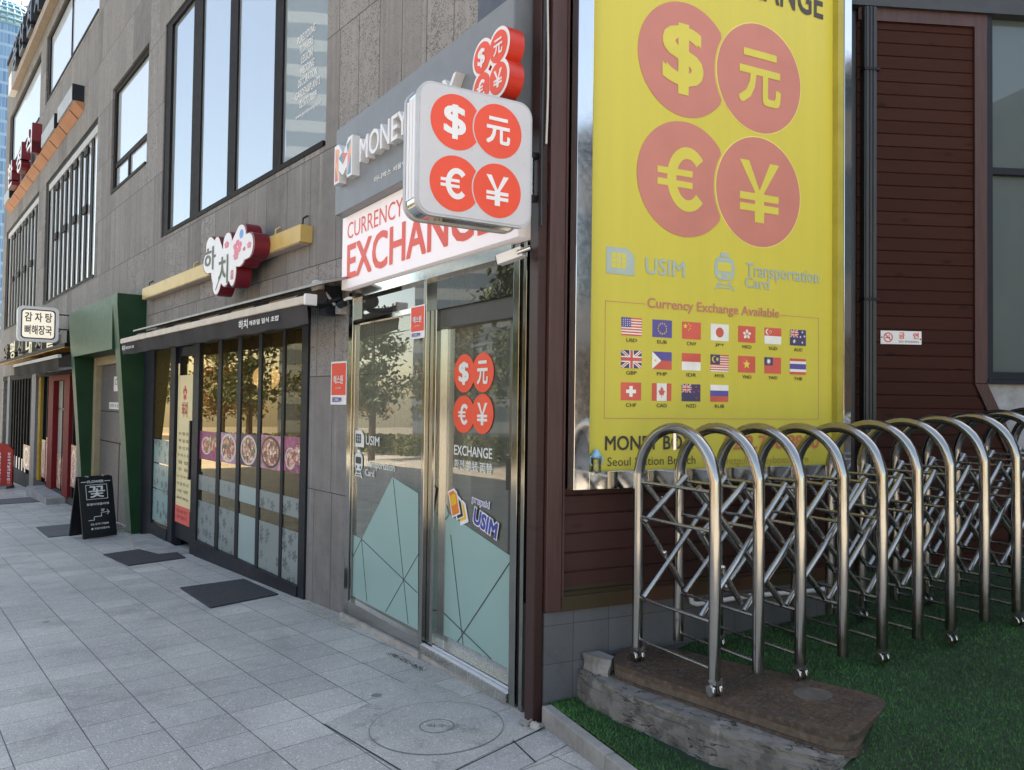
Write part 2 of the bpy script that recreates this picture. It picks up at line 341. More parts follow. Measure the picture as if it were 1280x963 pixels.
def mat_wood(name, c1, c2, pitch, z0, moss=None, rough=.5, spec=.3):      # horizontal boards as one cladding; knots and grain
    m, nt, b = nodes(name); v = coords(nt, swap=True, loc=(0, 0, 0)); sp = N(nt, 'SeparateXYZ'); nt.links.new(v, sp.inputs[0])
    q = math_n(nt, 'DIVIDE', math_n(nt, 'SUBTRACT', sp.outputs[1], z0), pitch); idx = math_n(nt, 'FLOOR', q)
    wn_ = N(nt, 'TexWhiteNoise', noise_dimensions='1D'); nt.links.new(idx, wn_.inputs['W'])
    cb = N(nt, 'CombineXYZ'); nt.links.new(math_n(nt, 'ADD', math_n(nt, 'MULTIPLY', sp.outputs[0], 2.2), math_n(nt, 'MULTIPLY', wn_.outputs[0], 37)), cb.inputs[0]); nt.links.new(math_n(nt, 'MULTIPLY', sp.outputs[1], 34), cb.inputs[1])
    gr = noise_t(nt, cb.outputs[0], 1.6, 6, .65)
    kc = N(nt, 'CombineXYZ'); nt.links.new(math_n(nt, 'ADD', math_n(nt, 'MULTIPLY', sp.outputs[0], 3.1), math_n(nt, 'MULTIPLY', wn_.outputs[0], 11)), kc.inputs[0]); nt.links.new(math_n(nt, 'MULTIPLY', sp.outputs[1], 9), kc.inputs[1])
    vo = N(nt, 'TexVoronoi', i_Scale=1.); nt.links.new(kc.outputs[0], vo.inputs[0])
    base = mixc(nt, gr, c1, c2); base = mixc(nt, math_n(nt, 'MULTIPLY', wn_.outputs[0], .45), base, c1)
    base = mixc(nt, ramp(nt, vo.outputs['Distance'], [(.06, .7), (.17, 0)]), base, tuple(x*.35 for x in c1))
    if moss: 
        mz = math_n(nt, 'MULTIPLY', math_n(nt, 'LESS_THAN', sp.outputs[1], moss), ramp(nt, noise_t(nt, v, 3.1, 5), [(.38, 0), (.55, .75)])); base = mixc(nt, mz, base, (.034, .03, .014))
    nt.links.new(base, b.inputs['Base Color']); b.inputs['Roughness'].default_value = rough; b.inputs['Specular IOR Level'].default_value = spec
    bump(nt, b, gr, .25, .002); return m
def mat_steel(name, col=(.62, .6, .57), rough=.16, grime=.25):
    m, nt, b = nodes(name); v = coords(nt); n1 = noise_t(nt, coords(nt, (1, 1, .25)), 14, 6, .6)
    nt.links.new(mixc(nt, math_n(nt, 'MULTIPLY', ramp(nt, n1, [(.45, 0), (.8, 1)]), grime), col, (.3, .26, .21)), b.inputs['Base Color']); b.inputs['Metallic'].default_value = 1
    rr = N(nt, 'MapRange', i_3=max(.02, rough-.07), i_4=rough+.1); nt.links.new(noise_t(nt, v, 30, 5), rr.inputs[0]); nt.links.new(rr.outputs[0], b.inputs['Roughness']); return m
def mat_tiles(name, c, w, h, mo=(.1, .1, .1), rough=.5, ms=.003, off=0.):
    m, nt, b = nodes(name); v = coords(nt, swap=True); n = N(nt, 'TexBrick', offset=off, squash=1, i_Scale=1., i_Mortar_Size=ms, i_Bias=0., i_Brick_Width=w, i_Row_Height=h)
    n.inputs['Color1'].default_value = c4(tuple(x*.9 for x in c)); n.inputs['Color2'].default_value = c4(tuple(x*1.1 for x in c)); n.inputs['Mortar'].default_value = c4(mo); nt.links.new(v, n.inputs[0])
    d = mixc(nt, math_n(nt, 'MULTIPLY', ramp(nt, noise_t(nt, v, 9, 6, .7), [(.5, 0), (.75, 1)]), .5), n.outputs[0], tuple(x*.5 for x in c))
    nt.links.new(d, b.inputs['Base Color']); b.inputs['Roughness'].default_value = rough; bump(nt, b, n.outputs['Fac'], -.4, .003); return m
def mat_concrete(name, c, crack=True):
    m, nt, b = nodes(name); v = coords(nt); n1 = noise_t(nt, v, 6, 8, .65); n2 = noise_t(nt, v, 60, 6, .7)
    base = mixc(nt, ramp(nt, n1, [(.3, 0), (.7, 1)]), tuple(x*.55 for x in c), tuple(x*1.15 for x in c)); base = mixc(nt, math_n(nt, 'MULTIPLY', n2, .4), base, tuple(x*.7 for x in c)); h = math_n(nt, 'ADD', n1, math_n(nt, 'MULTIPLY', n2, .35))
    if crack:
        vo = N(nt, 'TexVoronoi', feature='DISTANCE_TO_EDGE', i_Scale=3.6); nt.links.new(mixc(nt, .3, v, N(nt, 'TexNoise', i_Scale=7., i_Detail=5.).outputs['Color']), vo.inputs[0])
        cr = math_n(nt, 'MULTIPLY', math_n(nt, 'LESS_THAN', vo.outputs['Distance'], .016), math_n(nt, 'GREATER_THAN', noise_t(nt, v, 2.3, 3), .45)); base = mixc(nt, cr, base, (.02, .02, .02)); h = math_n(nt, 'SUBTRACT', h, cr)
    if crack: base = mixc(nt, math_n(nt, 'MULTIPLY', ramp(nt, noise_t(nt, v, 9, 5, .6), [(.5, 0), (.56, 1)]), .55), base, tuple(x*.3 for x in c))
    nt.links.new(base, b.inputs['Base Color']); b.inputs['Roughness'].default_value = .9; bump(nt, b, h, .7, .01); return m
def mat_iron():
    m, nt, b = nodes('rusty_iron'); v = coords(nt); n1 = noise_t(nt, v, 9, 8, .7)
    base = mixc(nt, ramp(nt, n1, [(.35, 0), (.65, 1)]), (.045, .037, .032), (.095, .058, .038)); base = mixc(nt, ramp(nt, noise_t(nt, v, 45, 5), [(.5, 0), (.7, .6)]), base, (.15, .125, .1))
    nt.links.new(base, b.inputs['Base Color']); b.inputs['Metallic'].default_value = .25; b.inputs['Roughness'].default_value = .75
    ch = N(nt, 'TexBrick', offset=.5, i_Scale=1., i_Mortar_Size=.007, i_Brick_Width=.05, i_Row_Height=.022); nt.links.new(coords(nt, rot=(0, 0, .6)), ch.inputs[0])
    bump(nt, b, math_n(nt, 'ADD', math_n(nt, 'MULTIPLY', n1, .5), math_n(nt, 'MULTIPLY', ch.outputs['Fac'], -.7)), .6, .006); return m
def mat_food(name, seed, bowl):
    m, nt, b = nodes(name); v = coords(nt, loc=(seed*3.1, 0, seed*1.7), swap=True); vo = N(nt, 'TexVoronoi', i_Scale=24.+seed*2); nt.links.new(mixc(nt, .06, v, N(nt, 'TexNoise', i_Scale=20.).outputs['Color']), vo.inputs[0]); sp = N(nt, 'SeparateXYZ'); nt.links.new(vo.outputs['Color'], sp.inputs[0])
    c = ramp(nt, sp.outputs[0], [(.12, bowl), (.3, (.5, .09, .06)), (.5, (.72, .3, .2)), (.72, (.8, .55, .42)), (.88, (.86, .8, .72)), (.97, (.12, .22, .05))]); c = mixc(nt, ramp(nt, vo.outputs['Distance'], [(.35, 0), (.75, .75)]), c, (.09, .02, .02))
    nt.links.new(c, b.inputs['Base Color']); b.inputs['Roughness'].default_value = .4; return m
def mat_frost(name, flowers=False, c=(.33, .44, .44), fac=.9):
    m, nt, b = nodes(name); v = coords(nt, swap=True); b.inputs['Roughness'].default_value = .28; base = None
    if flowers:
        vo = N(nt, 'TexVoronoi', i_Scale=7.5, i_Randomness=.6); nt.links.new(v, vo.inputs[0])
        d = N(nt, 'VectorMath', operation='SUBTRACT'); 
        sc_ = N(nt, 'VectorMath', operation='SCALE'); sc_.inputs['Scale'].default_value = 7.5; nt.links.new(v, sc_.inputs[0])
        ps = N(nt, 'VectorMath', operation='SCALE'); ps.inputs['Scale'].default_value = 7.5; nt.links.new(vo.outputs['Position'], ps.inputs[0])
        nt.links.new(sc_.outputs[0], d.inputs[0]); nt.links.new(ps.outputs[0], d.inputs[1]); sp = N(nt, 'SeparateXYZ'); nt.links.new(d.outputs[0], sp.inputs[0])
        an = math_n(nt, 'ARCTAN2', sp.outputs[1], sp.outputs[0]); rad = math_n(nt, 'ADD', math_n(nt, 'MULTIPLY', math_n(nt, 'ABSOLUTE', math_n(nt, 'COSINE', math_n(nt, 'MULTIPLY', an, 2.5))), .3), .15)
        fl = math_n(nt, 'LESS_THAN', vo.outputs['Distance'], rad); fl = math_n(nt, 'MULTIPLY', fl, math_n(nt, 'GREATER_THAN', vo.outputs['Distance'], .05))
        base = mixc(nt, math_n(nt, 'MULTIPLY', fl, .85), c, (.05, .065, .07)); nt.links.new(base, b.inputs['Base Color'])
    else: nt.links.new(mixc(nt, noise_t(nt, v, 3, 3), tuple(x*.93 for x in c), tuple(x*1.06 for x in c)), b.inputs['Base Color'])
    return m

m_stone = mat_stone(); m_pave = mat_pavers()
m_frame = M('charcoal_aluminium', (.014, .017, .024), .5, .0, .1, spec=.2)
m_bronze = M('dark_bronze_frame', (.014, .011, .011), .6, 0, spec=.12)
m_white = M('white_plastic', (.7, .7, .72), .35, var=.03)
m_red = M('sign_red', (.72, .055, .03), .35, var=.05)
m_redside = M('red_sign_side', (.55, .03, .015), .4, var=.06)
m_chrome = mat_steel('polished_steel', (.72, .71, .69), .06, .1)
m_steel = mat_steel('tube_steel', (.34, .335, .32), .15, .45)
m_brush = mat_steel('brushed_steel', (.6, .59, .57), .25, .25)
m_black = M('black_gloss', (.012, .012, .014), .35)
m_dark = M('dark_void', (.01, .01, .01), .9)
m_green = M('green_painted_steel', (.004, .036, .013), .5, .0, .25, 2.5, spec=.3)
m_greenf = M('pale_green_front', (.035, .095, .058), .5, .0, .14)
m_gold = M('gold_painted_panel', (.55, .38, .13), .4, .1, .08)
m_goldu = M('pale_soffit_panel', (.45, .36, .3), .5)
m_copper = M('copper_tiles', (.5, .21, .1), .45, .1, .15, 2)
m_maroon = M('maroon_sign_side', (.16, .008, .018), .35)
m_text_dark = M('dark_print', (.03, .028, .03), .5)
m_text_white = M('white_print', (.78, .78, .78), .5, var=.03)
print('materials ok')
# ------------------------------------------------------------------ the ground, the road, the far street
def tilt(name, x0, x1, o0, o1, dz, mat, kind='structure', label=None, nx=1):
    # FA-aligned sheet on the sloping street; o counted from the facade plane
    fy = FA.P0.dot(FA.Y); mb = MB()
    xs = [x0+(x1-x0)*i/nx for i in range(nx+1)]
    for a, b in zip(xs, xs[1:]):
        mb.add([(a, fy-o1, SLOPE*a+dz), (b, fy-o1, SLOPE*b+dz), (b, fy-o0, SLOPE*b+dz), (a, fy-o0, SLOPE*a+dz)], [(0, 1, 2, 3)])
    o = mesh_obj(name, mb, mat); o.rotation_euler.z = R(FA.ang); return prop(o, label, kind=kind)
m_asph = M('asphalt', (.05, .05, .052), .85, var=.2, vs=3, bmp=.3)
m_plain = M('far_ground', (.2, .19, .16), .9, var=.2, vs=.05)
tilt('ground', -900, 500, -600, 900, -.03, m_plain)
tilt('pavement', -120, 40, -30, 19, 0, m_pave)
tilt('road', -300, 120, 19.2, 32, -.012, m_asph)
tilt('plaza', -300, 120, 32.2, 44, -.01, M('sandy_paving', (.36, .3, .22), .85, var=.12, vs=1.5))
kb = MB(); kb.box(-120, 40, 19, 19.2, -.1, .0)
fy = FA.P0.dot(FA.Y); mbk = MB()
mbk.add([(x, fy-o, SLOPE*x+z) for x in (-120, 40) for o in (19.2, 18.98) for z in (-.2, .1)], [(0, 1, 3, 2), (4, 6, 7, 5), (0, 4, 5, 1), (2, 3, 7, 6), (1, 5, 7, 3)])
ok_ = mesh_obj('road_kerb', mbk, M('granite_kerb', (.4, .39, .37), .8)); ok_.rotation_euler.z = R(FA.ang); prop(ok_, kind='structure')

# ------------------------------------------------------------------ the stone building
XL, XR, ZT = -22.8, 3.25, 12.1
HOLES = dict(w1=(-4.72, .28, 3.68, 6.6), w2=(-7.83, -5.56, 4.89, 6.68), w3=(-14.58, -8.96, 3.66, 6.55), w4=(-21.95, -15.63, 3.55, 6.6),
             w5=(-15.06, -9.1, 8.53, 10.19), w6=(-21.9, -15.9, 8.46, 10.18), r1=(-5.33, .06, -1.2, 2.3), pt=(-8.6, -5.33, -1.2, 2.3), r2=(-21.6, -9.2, -1.6, 2.12))
def holed_wall(holes, x0, x1, z0, z1, depth):
    mb = MB(); xs = sorted({x0, x1, *[h[i] for h in holes for i in (0, 1)]}); zs = sorted({z0, z1, *[h[i] for h in holes for i in (2, 3)]})
    xs = [x for x in xs if x0 <= x <= x1]; zs = [z for z in zs if z0 <= z <= z1]
    for a, b in zip(xs, xs[1:]):
        for c, d in zip(zs, zs[1:]):
            if not any(h[0] <= (a+b)/2 <= h[1] and h[2] <= (c+d)/2 <= h[3] for h in holes): mb.quad((a, 0, c), (b, 0, c), (b, 0, d), (a, 0, d))
    for h in holes:
        a, b, c, d = h[0], h[1], max(h[2], z0), h[3]
        mb.quad((a, 0, c), (a, 0, d), (a, -depth, d), (a, -depth, c)); mb.quad((b, 0, d), (b, 0, c), (b, -depth, c), (b, -depth, d))
        mb.quad((a, 0, d), (b, 0, d), (b, -depth, d), (a, -depth, d))
        if c > z0: mb.quad((b, 0, c), (a, 0, c), (a, -depth, c), (b, -depth, c))
    return mb
bld = Thing('stone_building', 'long grey basalt building with shops below and tall windows above', 'building', FA, (0, 0, FA.gz(0)))
bld.part('wall', holed_wall(list(HOLES.values()), XL, XR, -1.6, ZT, .32), m_stone)
mb = MB(); mb.box(XL, XR, -13, -.34, ZT-.3, ZT); mb.box(XL, XL+.3, -13, -.002, -1.6, ZT-.3); mb.box(XR-.3, XR, -13, -.36, -1.6, ZT-.3); mb.box(XL, XR, -13.3, -13.02, -1.6, ZT)
bld.part('side_wall', mb, m_stone)
bld.part('coping', MB().box(XL-.03, XR, -.34, .04, ZT+.002, ZT+.1), m_bronze)
m_pane = mirror_pane('sky_glazing', (.26, .31, .34), .5, (.66, .7, .74)); m_pane2 = mirror_pane('upper_glazing', (.45, .5, .53), .4, (.8, .82, .86))
m_blind = M('white_blind', (.72, .73, .74), .6, var=.03)
def window(h, bars, trans, name='window', jl=.1, jr=.1, rec=.07, mat=None):      # bars: (x0,x1) mullions nearly flush with the glass
    x0, x1, z0, z1 = h; f = MB(); fr_ = -rec+.035
    f.box(x0, x0+jl, -.3, fr_, z0, z1).box(x1-jr, x1, -.3, fr_, z0, z1).box(x0+jl, x1-jr, -.3, fr_, z1-.09, z1).box(x0+jl, x1-jr, -.3, .012, z0, z0+.05)
    w = bld.part(name, f, m_bronze)
    for a, b in bars: bld.part('mullion', MB().box(a, b, -.3, -rec+.02, z0+.052, z1-.092), m_bronze, w)
    for (a, b, z) in trans: bld.part('transom', MB().box(a, b, -.28, -rec+.025, z-.04, z+.04), m_bronze, w)
    xs = [(0, x0+jl)]+list(bars)+[(x1-jr, 0)]
    for (_, a), (b, _2) in zip(xs, xs[1:]): bld.part('pane', MB().quad((a, -rec, z0+.05), (b, -rec, z0+.05), (b, -rec, z1-.09), (a, -rec, z1-.09)), mat or m_pane, w)
    return w
w1 = window(HOLES['w1'], [(-3.56, -3.22), (-2.24, -2.0), (-.95, -.75)], [], jl=.26, jr=.03, rec=.05)
for i, t in enumerate(['PURELYOUNG', 'FLOWERS', 'LESSON', 'WEDDING', 'DECORATION', 'GARDEN&PLANTS', '02.577.7009', 'www.purelyoung.co.kr']):
    c_ = FA.at(383+.3*i, 43+13.6*i, -.047); hw = [.19, .14, .12, .15, .2, .26, .18, .27][i]; hh = .036 if i < 7 else .024
    bld.text(t, (c_[0]-hw, c_[1]-hh), (c_[0]+hw, c_[1]+hh), m_text_white, o=-.048, under=w1)
w2 = window(HOLES['w2'], [], [(-7.73, -5.66, 5.37)], jl=.12, jr=.05, mat=m_pane2)
bld.part('mullion', MB().box(-6.86, -6.78, -.28, -.046, 4.94, 5.33), m_bronze, w2)
m_blindg = mirror_pane('blind_glazing', (.66, .68, .7), .45)
m_rail = M('grey_rail', (.4, .4, .4), .5)
for hk, n in (('w3', 10), ('w4', 10)):
    h = HOLES[hk]; st_ = (h[1]-h[0]-.4)/n; bars = [(h[0]+.3+st_*i-st_*.22, h[0]+.3+st_*i+st_*.2) for i in range(1, n)]
    w = window(h, bars, [], rec=.06, jl=.3, jr=.04, mat=m_blindg)
    for i, (a, b) in enumerate(bars):
        if i % 2:
            bld.part('hinge', MB().box(a-.08, b+.08, -.1, -.02, h[3]-.42, h[3]-.3), m_bronze, w); bld.part('hinge', MB().box(a-.06, b+.06, -.1, -.015, h[2]+1.35, h[2]+1.5), m_bronze, w)
    bld.part('top_rail', MB().box(h[0]+.3, h[1]-.04, -.12, -.022, h[3]-.24, h[3]-.1), m_rail, w)
window(HOLES['w5'], [(-12.11, -12.08)], [], jl=.3, jr=.05, mat=m_pane2); window(HOLES['w6'], [], [], jl=.3, jr=.05, mat=m_pane2)

# roof letters on their ledge, and the copper-bottomed sign beam
rs = Thing('roof_sign', 'row of dark block letters standing along the roof edge of the grey building', 'sign', FA, (-12, 0, 10.5))
lg = MB(); lg.box(-20.2, -6, 0.003, .16, 10.5, 10.72); rs.part('ledge', lg, M('beige_ledge', (.3, .24, .19), .6))
rs.part('end_cap', MB().box(-20.9, -20.25, .003, .17, 10.5, 11.05), m_white)
for i, ch in enumerate('용산전자랜드서울'):
    x = -19.6+i*1.35; mb = text_mb(ch, x, x+.9, 10.72, 11.6, .03, .03, .2); rs.part('letter', mb, M('dark_letter', (.02, .024, .03), .4) if i == 0 else bpy.data.materials['dark_letter'])
cs = Thing('sign_beam', 'long sign beam with a copper underside carrying red block letters on the grey wall', 'sign', FA, (-15, 0, 7.1))
cq = MB(); cq.add([(x, -o_, z) for x in (-21.0, -10.27) for o_, z in ((.003, 7.02), (.16, 7.17), (.16, 7.2), (.003, 7.2))], [(0, 1, 5, 4), (1, 2, 6, 5), (2, 3, 7, 6), (0, 3, 2, 1), (4, 5, 6, 7)])
for k in range(9): cq.add([(-20.2+k*1.17+dx, -o_-.002, z-.002) for dx in (0, .05) for o_, z in ((.003, 7.02), (.16, 7.17))], [(0, 1, 3, 2)], 1)
cs.part('copper_soffit', cq, [ M('copper_plates', (.4, .18, .1), .55, 0, .15, .9, spec=.2), m_dark])
m_boxg = M('grey_sign_box', (.34, .36, .38), .5)
for x0, x1 in ((-11.9, -10.3), (-14.0, -12.3), (-20.9, -19.7)):
    cs.part('white_box', MB().box(x0, x1, .003, .2, 7.2, 7.5), m_boxg); cs.part('box_end', MB().box(x1+.003, x1+.03, .003, .205, 7.195, 7.51), m_frame)
for i, ch in enumerate('한정식'):
    x = -19.1+i*1.75; cs.part('letter', text_mb(ch, x, x+.95, 7.25, 7.95, .1, .05, .2), m_maroon); cs.part('letter_face', text_mb(ch, x+.02, x+.93, 7.27, 7.93, .303, .02, .004), m_white)

# ------------------------------------------------------------------ green stair portal
gz = FA.gz(-7)-.12
pt = Thing('stair_portal', 'dark green leaning steel portal framing the stair entrance', 'entrance portal', FA, (-7, 0, gz))
def leg_profile(x0, x1, g):       # (o,z) outline swept along x
    pr = [(0.003, g), (.125, g), (.378, 2.82), (.378, 2.965), (0.003, 2.965)]
    mb = MB(); n = len(pr); vs = [(x0, -o, z) for o, z in pr]+[(x1, -o, z) for o, z in pr]
    mb.add(vs, [tuple(range(n)), tuple(range(n, 2*n))[::-1]]+[(i, i+n, (i+1) % n+n, (i+1) % n) for i in range(n)]); return mb
def leg_front(x0, x1, g):
    return MB().quad((x0, .128, g), (x1, .128, g), (x1, .381, 2.82), (x0, .381, 2.82))
for x0, x1 in ((-5.62, -5.34), (-8.88, -8.6)):
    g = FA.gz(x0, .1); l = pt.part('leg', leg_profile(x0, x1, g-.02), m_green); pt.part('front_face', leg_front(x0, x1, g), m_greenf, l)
hd = MB().box(-8.598, -5.622, .003, .372, 2.2, 2.963); h_ = pt.part('header', hd, m_green)
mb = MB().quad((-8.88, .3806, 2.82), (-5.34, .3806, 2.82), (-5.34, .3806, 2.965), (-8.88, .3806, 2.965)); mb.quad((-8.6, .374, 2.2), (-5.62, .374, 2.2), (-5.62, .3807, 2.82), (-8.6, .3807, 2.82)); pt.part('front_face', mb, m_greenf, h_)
pt.part('door_frame', MB().box(-8.598, -8.4, -.25, .03, gz-.2, 2.198).box(-8.398, -5.63, -.25, .02, 2.06, 2.198), M('tan_door_frame', (.3, .25, .16), .5))
m_door = M('grey_steel_door', (.085, .08, .085), .5, var=.08)
d = pt.part('door', MB().box(-8.398, -5.63, -.2, -.06, gz-.1, 2.058), m_door)
pt.part('door_seam', MB().box(-8.39, -5.64, -.0595, -.055, .78, .8).box(-7.02, -7.0, -.0595, -.055, gz, .78).box(-8.39, -5.64, -.0595, -.055, 1.28, 1.295), m_dark, d)
nt_ = pt.part('notice', MB().box(-7.45, -6.75, -.0545, -.05, 1.62, 1.86).box(-7.75, -6.72, -.0545, -.05, 1.33, 1.44), m_white, d)
pt.text('CCTV', (-7.35, 1.72), (-6.85, 1.82), m_text_dark, o=-.049, under=d); pt.text('관계자 외 출입금지', (-7.7, 1.355), (-6.77, 1.415), m_text_dark, o=-.049, under=d)
sg = MB()
for i in range(9): sg.box(-6.4+i*.09, -6.36+i*.09, .05, .42, FA.gz(-6)+.006, FA.gz(-6)+.03)
single('floor_grate', 'grey slotted floor grate at the foot of the green portal', 'grate', FA, (-6, .2, FA.gz(-6)), sg, m_brush)

# ------------------------------------------------------------------ first restaurant: frames, glazing, room
m_glass_r = glass('restaurant_glass', (.7, .55, .33), 1.7, 0, .1, (.42, .3, .13), (1, .86, .62)); m_glass_c = glass('clear_glass', (.78, .82, .8), 2.0)
m_frostf = mat_frost('flowered_frost', True, (.2, .245, .245)); m_frost = mat_frost('plain_frost', False, (.26, .36, .36)); m_frostd = mat_frost('leafy_frost', True, (.2, .33, .33))
rf = Thing('restaurant_shopfront', 'dark framed restaurant front with frosted flower glass and food pictures', 'shop front', FA, (-2.6, 0, FA.gz(-2.6)))
ZB, ZH = -.115, 2.16
f = MB(); posts = [(-5.33, -4.81), (-4.03, -3.83), (-3.1, -2.89), (-2.29, -2.18), (-1.68, -1.58), (-1.11, -1.03), (-.53, -.47), (-.07, .058)]
f.box(-5.33, .058, -.12, .015, ZH, 2.298)
for i, (a, b) in enumerate(posts): f.box(a, b, -.1, .02 if i not in (3, 4, 5, 6) else .004, ZB-(.55 if i in (0, 1, 2, 7) else 0), ZH-.002)
f.box(-2.89, -.07, -.12, .03, FA.gz(-2.8)-.05, ZB-.002); f.box(-4.81, -4.03, -.12, .03, FA.gz(-4.8)-.05, ZB-.04)
rf.part('frame', f, m_frame)
rf.part('header', MB().box(-5.33, .058, -.1, .05, 2.3, 2.42), m_frame)
panes = [(-2.89, -2.29), (-2.18, -1.68), (-1.58, -1.11), (-1.03, -.53), (-.47, -.07)]
m_pic = [mat_food('food_print_%s' % 'abcde'[i], i, [(.5, .06, .08), (.06, .05, .05), (.05, .05, .07), (.09, .06, .04), (.3, .05, .12)][i]) for i in range(5)]
m_picbg = [M('print_border_%s' % 'abcde'[i], c, .45, var=.6, vs=16) for i, c in enumerate([(.26, .04, .13), (.36, .2, .3), (.07, .04, .07), (.42, .2, .28), (.28, .07, .15)])]
m_bowl = M('white_bowl', (.55, .5, .52), .3)
for i, (a, b) in enumerate(panes):
    p = rf.part('pane', MB().quad((a, -.006, ZB), (b, -.006, ZB), (b, -.006, ZH), (a, -.006, ZH)), m_glass_r)
    rf.part('frosted_film', MB().quad((a, -.004, ZB), (b, -.004, ZB), (b, -.004, .34), (a, -.004, .34)).quad((a, -.004, .465), (b, -.004, .465), (b, -.004, .635), (a, -.004, .635)), m_frost if i == 2 else m_frostf, p)
    pic = rf.part('food_picture', MB().quad((a+.01, -.003, .82+.01*i), (b-.01, -.003, .82+.01*i), (b-.01, -.003, 1.14+.01*i), (a+.01, -.003, 1.14+.01*i)), m_picbg[i])
    c = (a+b)/2; rx = (b-a)*.46
    if i in (1, 2, 3): rf.part('dish', MB().disc(c, .98+.01*i, rx, .15, -.0028, -.0014).disc(c, .98+.01*i, rx*.86, .128, -.0012, -.0002, 1), [m_bowl if i != 3 else m_black, m_pic[i]], pic)
    else: rf.part('dish', MB().disc(c-.05, .98, rx*.6, .1, -.0028, -.0014).disc(c-.05, .98, rx*.5, .085, -.0012, -.0002, 1).disc(c+rx*.6, 1.02, rx*.5, .09, -.0028, -.001, 1), [m_bowl, m_pic[i]], pic)
p = rf.part('side_pane', MB().quad((-4.81, -.006, ZB-.04), (-4.03, -.006, ZB-.04), (-4.03, -.006, ZH), (-4.81, -.006, ZH)), m_glass_r)
rf.part('ochre_film', MB().quad((-4.81, -.008, .98), (-4.03, -.008, .98), (-4.03, -.008, ZH), (-4.81, -.008, ZH)), M('ochre_film_paint', (.16, .12, .03), .3), p)
fl = MB()
for z0, z1 in ((ZB-.006, .3), (.315, .64), (.655, .965)): fl.quad((-4.8, -.004, z0), (-4.04, -.004, z0), (-4.04, -.004, z1), (-4.8, -.004, z1))
rf.part('frosted_film', fl, m_frostd, p)
dr = MB(); dr.box(-3.83, -3.74, -.1, -.02, ZB-.1, ZH-.004).box(-3.2, -3.1, -.1, -.02, ZB-.1, ZH-.004).box(-3.74, -3.2, -.1, -.02, ZB-.1, ZB+.1).box(-3.74, -3.2, -.1, -.02, ZH-.12, ZH-.004)
d = rf.part('door', dr, m_frame); rf.part('pane', MB().quad((-3.74, -.06, ZB+.1), (-3.2, -.06, ZB+.1), (-3.2, -.06, ZH-.12), (-3.74, -.06, ZH-.12)), m_glass_r, d)
rf.part('handle', MB().box(-3.19, -3.15, -.02, .03, .55, 1.25), m_black, d); rf.part('lock', MB().box(-3.83, -3.76, -.018, .0, 1.78, 1.95), m_chrome, d)
# menu banner behind the door glass
bn = rf.part('menu_banner', MB().box(-3.8, -3.22, -.019, -.012, .16, 1.8), M('cream_banner', (.72, .62, .36), .6, var=.05), d)
rf.part('banner_foot', MB().box(-3.8, -3.22, -.0115, -.009, -.02, .19), M('coral_banner', (.68, .12, .1), .6, var=.05), d)
m_bred = M('banner_red_print', (.55, .05, .04), .6); m_foot = M('banner_dark_red', (.3, .03, .03), .6)
rf.text('하치', (-3.62, 1.28), (-3.4, 1.47), m_bred, o=-.011, bold=.02, under=d)
for k in range(5):
    a = R(90+72*k); rf.part('flower_print', MB().disc(-3.51+.05*math.cos(a), 1.58+.06*math.sin(a), .028, .035, -.0115, -.0105, n=14), m_bred, d)
for r_, t in enumerate(['초 밥 류', '회 덮 밥', '생 선 회', '돈 까 스 류', '알 밥', '우 동', '나 가 사 키', '모 둠 튀 김', '라 멘', '세 트 메 뉴']):
    w = .2+.03*(len(t) > 5); rf.text(t, (-3.52-w, 1.06-r_*.088), (-3.52+w, 1.1-r_*.088), m_text_dark, o=-.011, under=d)
rf.text('런치 세트 특선', (-3.72, .1), (-3.32, .15), m_foot, o=-.008, under=d); rf.text('포장 가능합니다', (-3.72, .03), (-3.32, .08), m_foot, o=-.008, under=d)
# the room
m_roomw = M('brown_room_wall', (.36, .23, .1), .8, vs=2); m_roomf = M('wood_room_floor', (.2, .14, .09), .6)
rm = MB(); rm.quad((-5.3, -3.6, -.3), (.0, -3.6, -.3), (.0, -3.6, 2.5), (-5.3, -3.6, 2.5)); rm.quad((-5.3, -.15, 2.45), (0, -.15, 2.45), (0, -3.6, 2.45), (-5.3, -3.6, 2.45)); rm.quad((-5.3, -.15, -.3), (-5.3, -3.6, -.3), (-5.3, -3.6, 2.5), (-5.3, -.15, 2.5)); rm.quad((.04, -.15, -.3), (.04, -3.6, -.3), (.04, -3.6, 2.5), (.04, -.15, 2.5))
rf.part('room_wall', rm, m_roomw); rf.part('room_floor', MB().quad((-5.3, -.15, -.13), (0, -.15, -.13), (0, -3.6, -.13), (-5.3, -3.6, -.13)), m_roomf)
lx, lz = FA.at(333, 472, -.75)
pl = Thing('paper_lantern', 'round glowing paper lantern hanging behind the restaurant glass', 'lantern', FA, (lx, -.75, lz))
pl.part('shade', MB().lathe([(.001, .15)]+[(.16*math.sin(a), .15*math.cos(a)) for a in [math.pi*k/14 for k in range(1, 14)]]+[(.001, -.15)], (lx, -.75, lz)), emit('lantern_paper', (1, .88, .68), .2))
pl.part('cord', MB().tube([(lx, -.75, lz+.15), (lx, -.75, 2.44)], .005), m_black)
# the sloping cement lip below the frames
st = MB(); st.slab([(-4.75, .02), (-3.1, .02), (-3.1, .3), (-3.9, .42), (-4.75, .3)], FA.gz(-3.9)-.12, FA.gz(-3.9)+.035)
single('cement_step', 'rough cement step under the restaurant door', 'step', FA, (-3.9, .2, FA.gz(-3.9)), st, mat_concrete('pale_cement', (.36, .35, .33), False), .012)
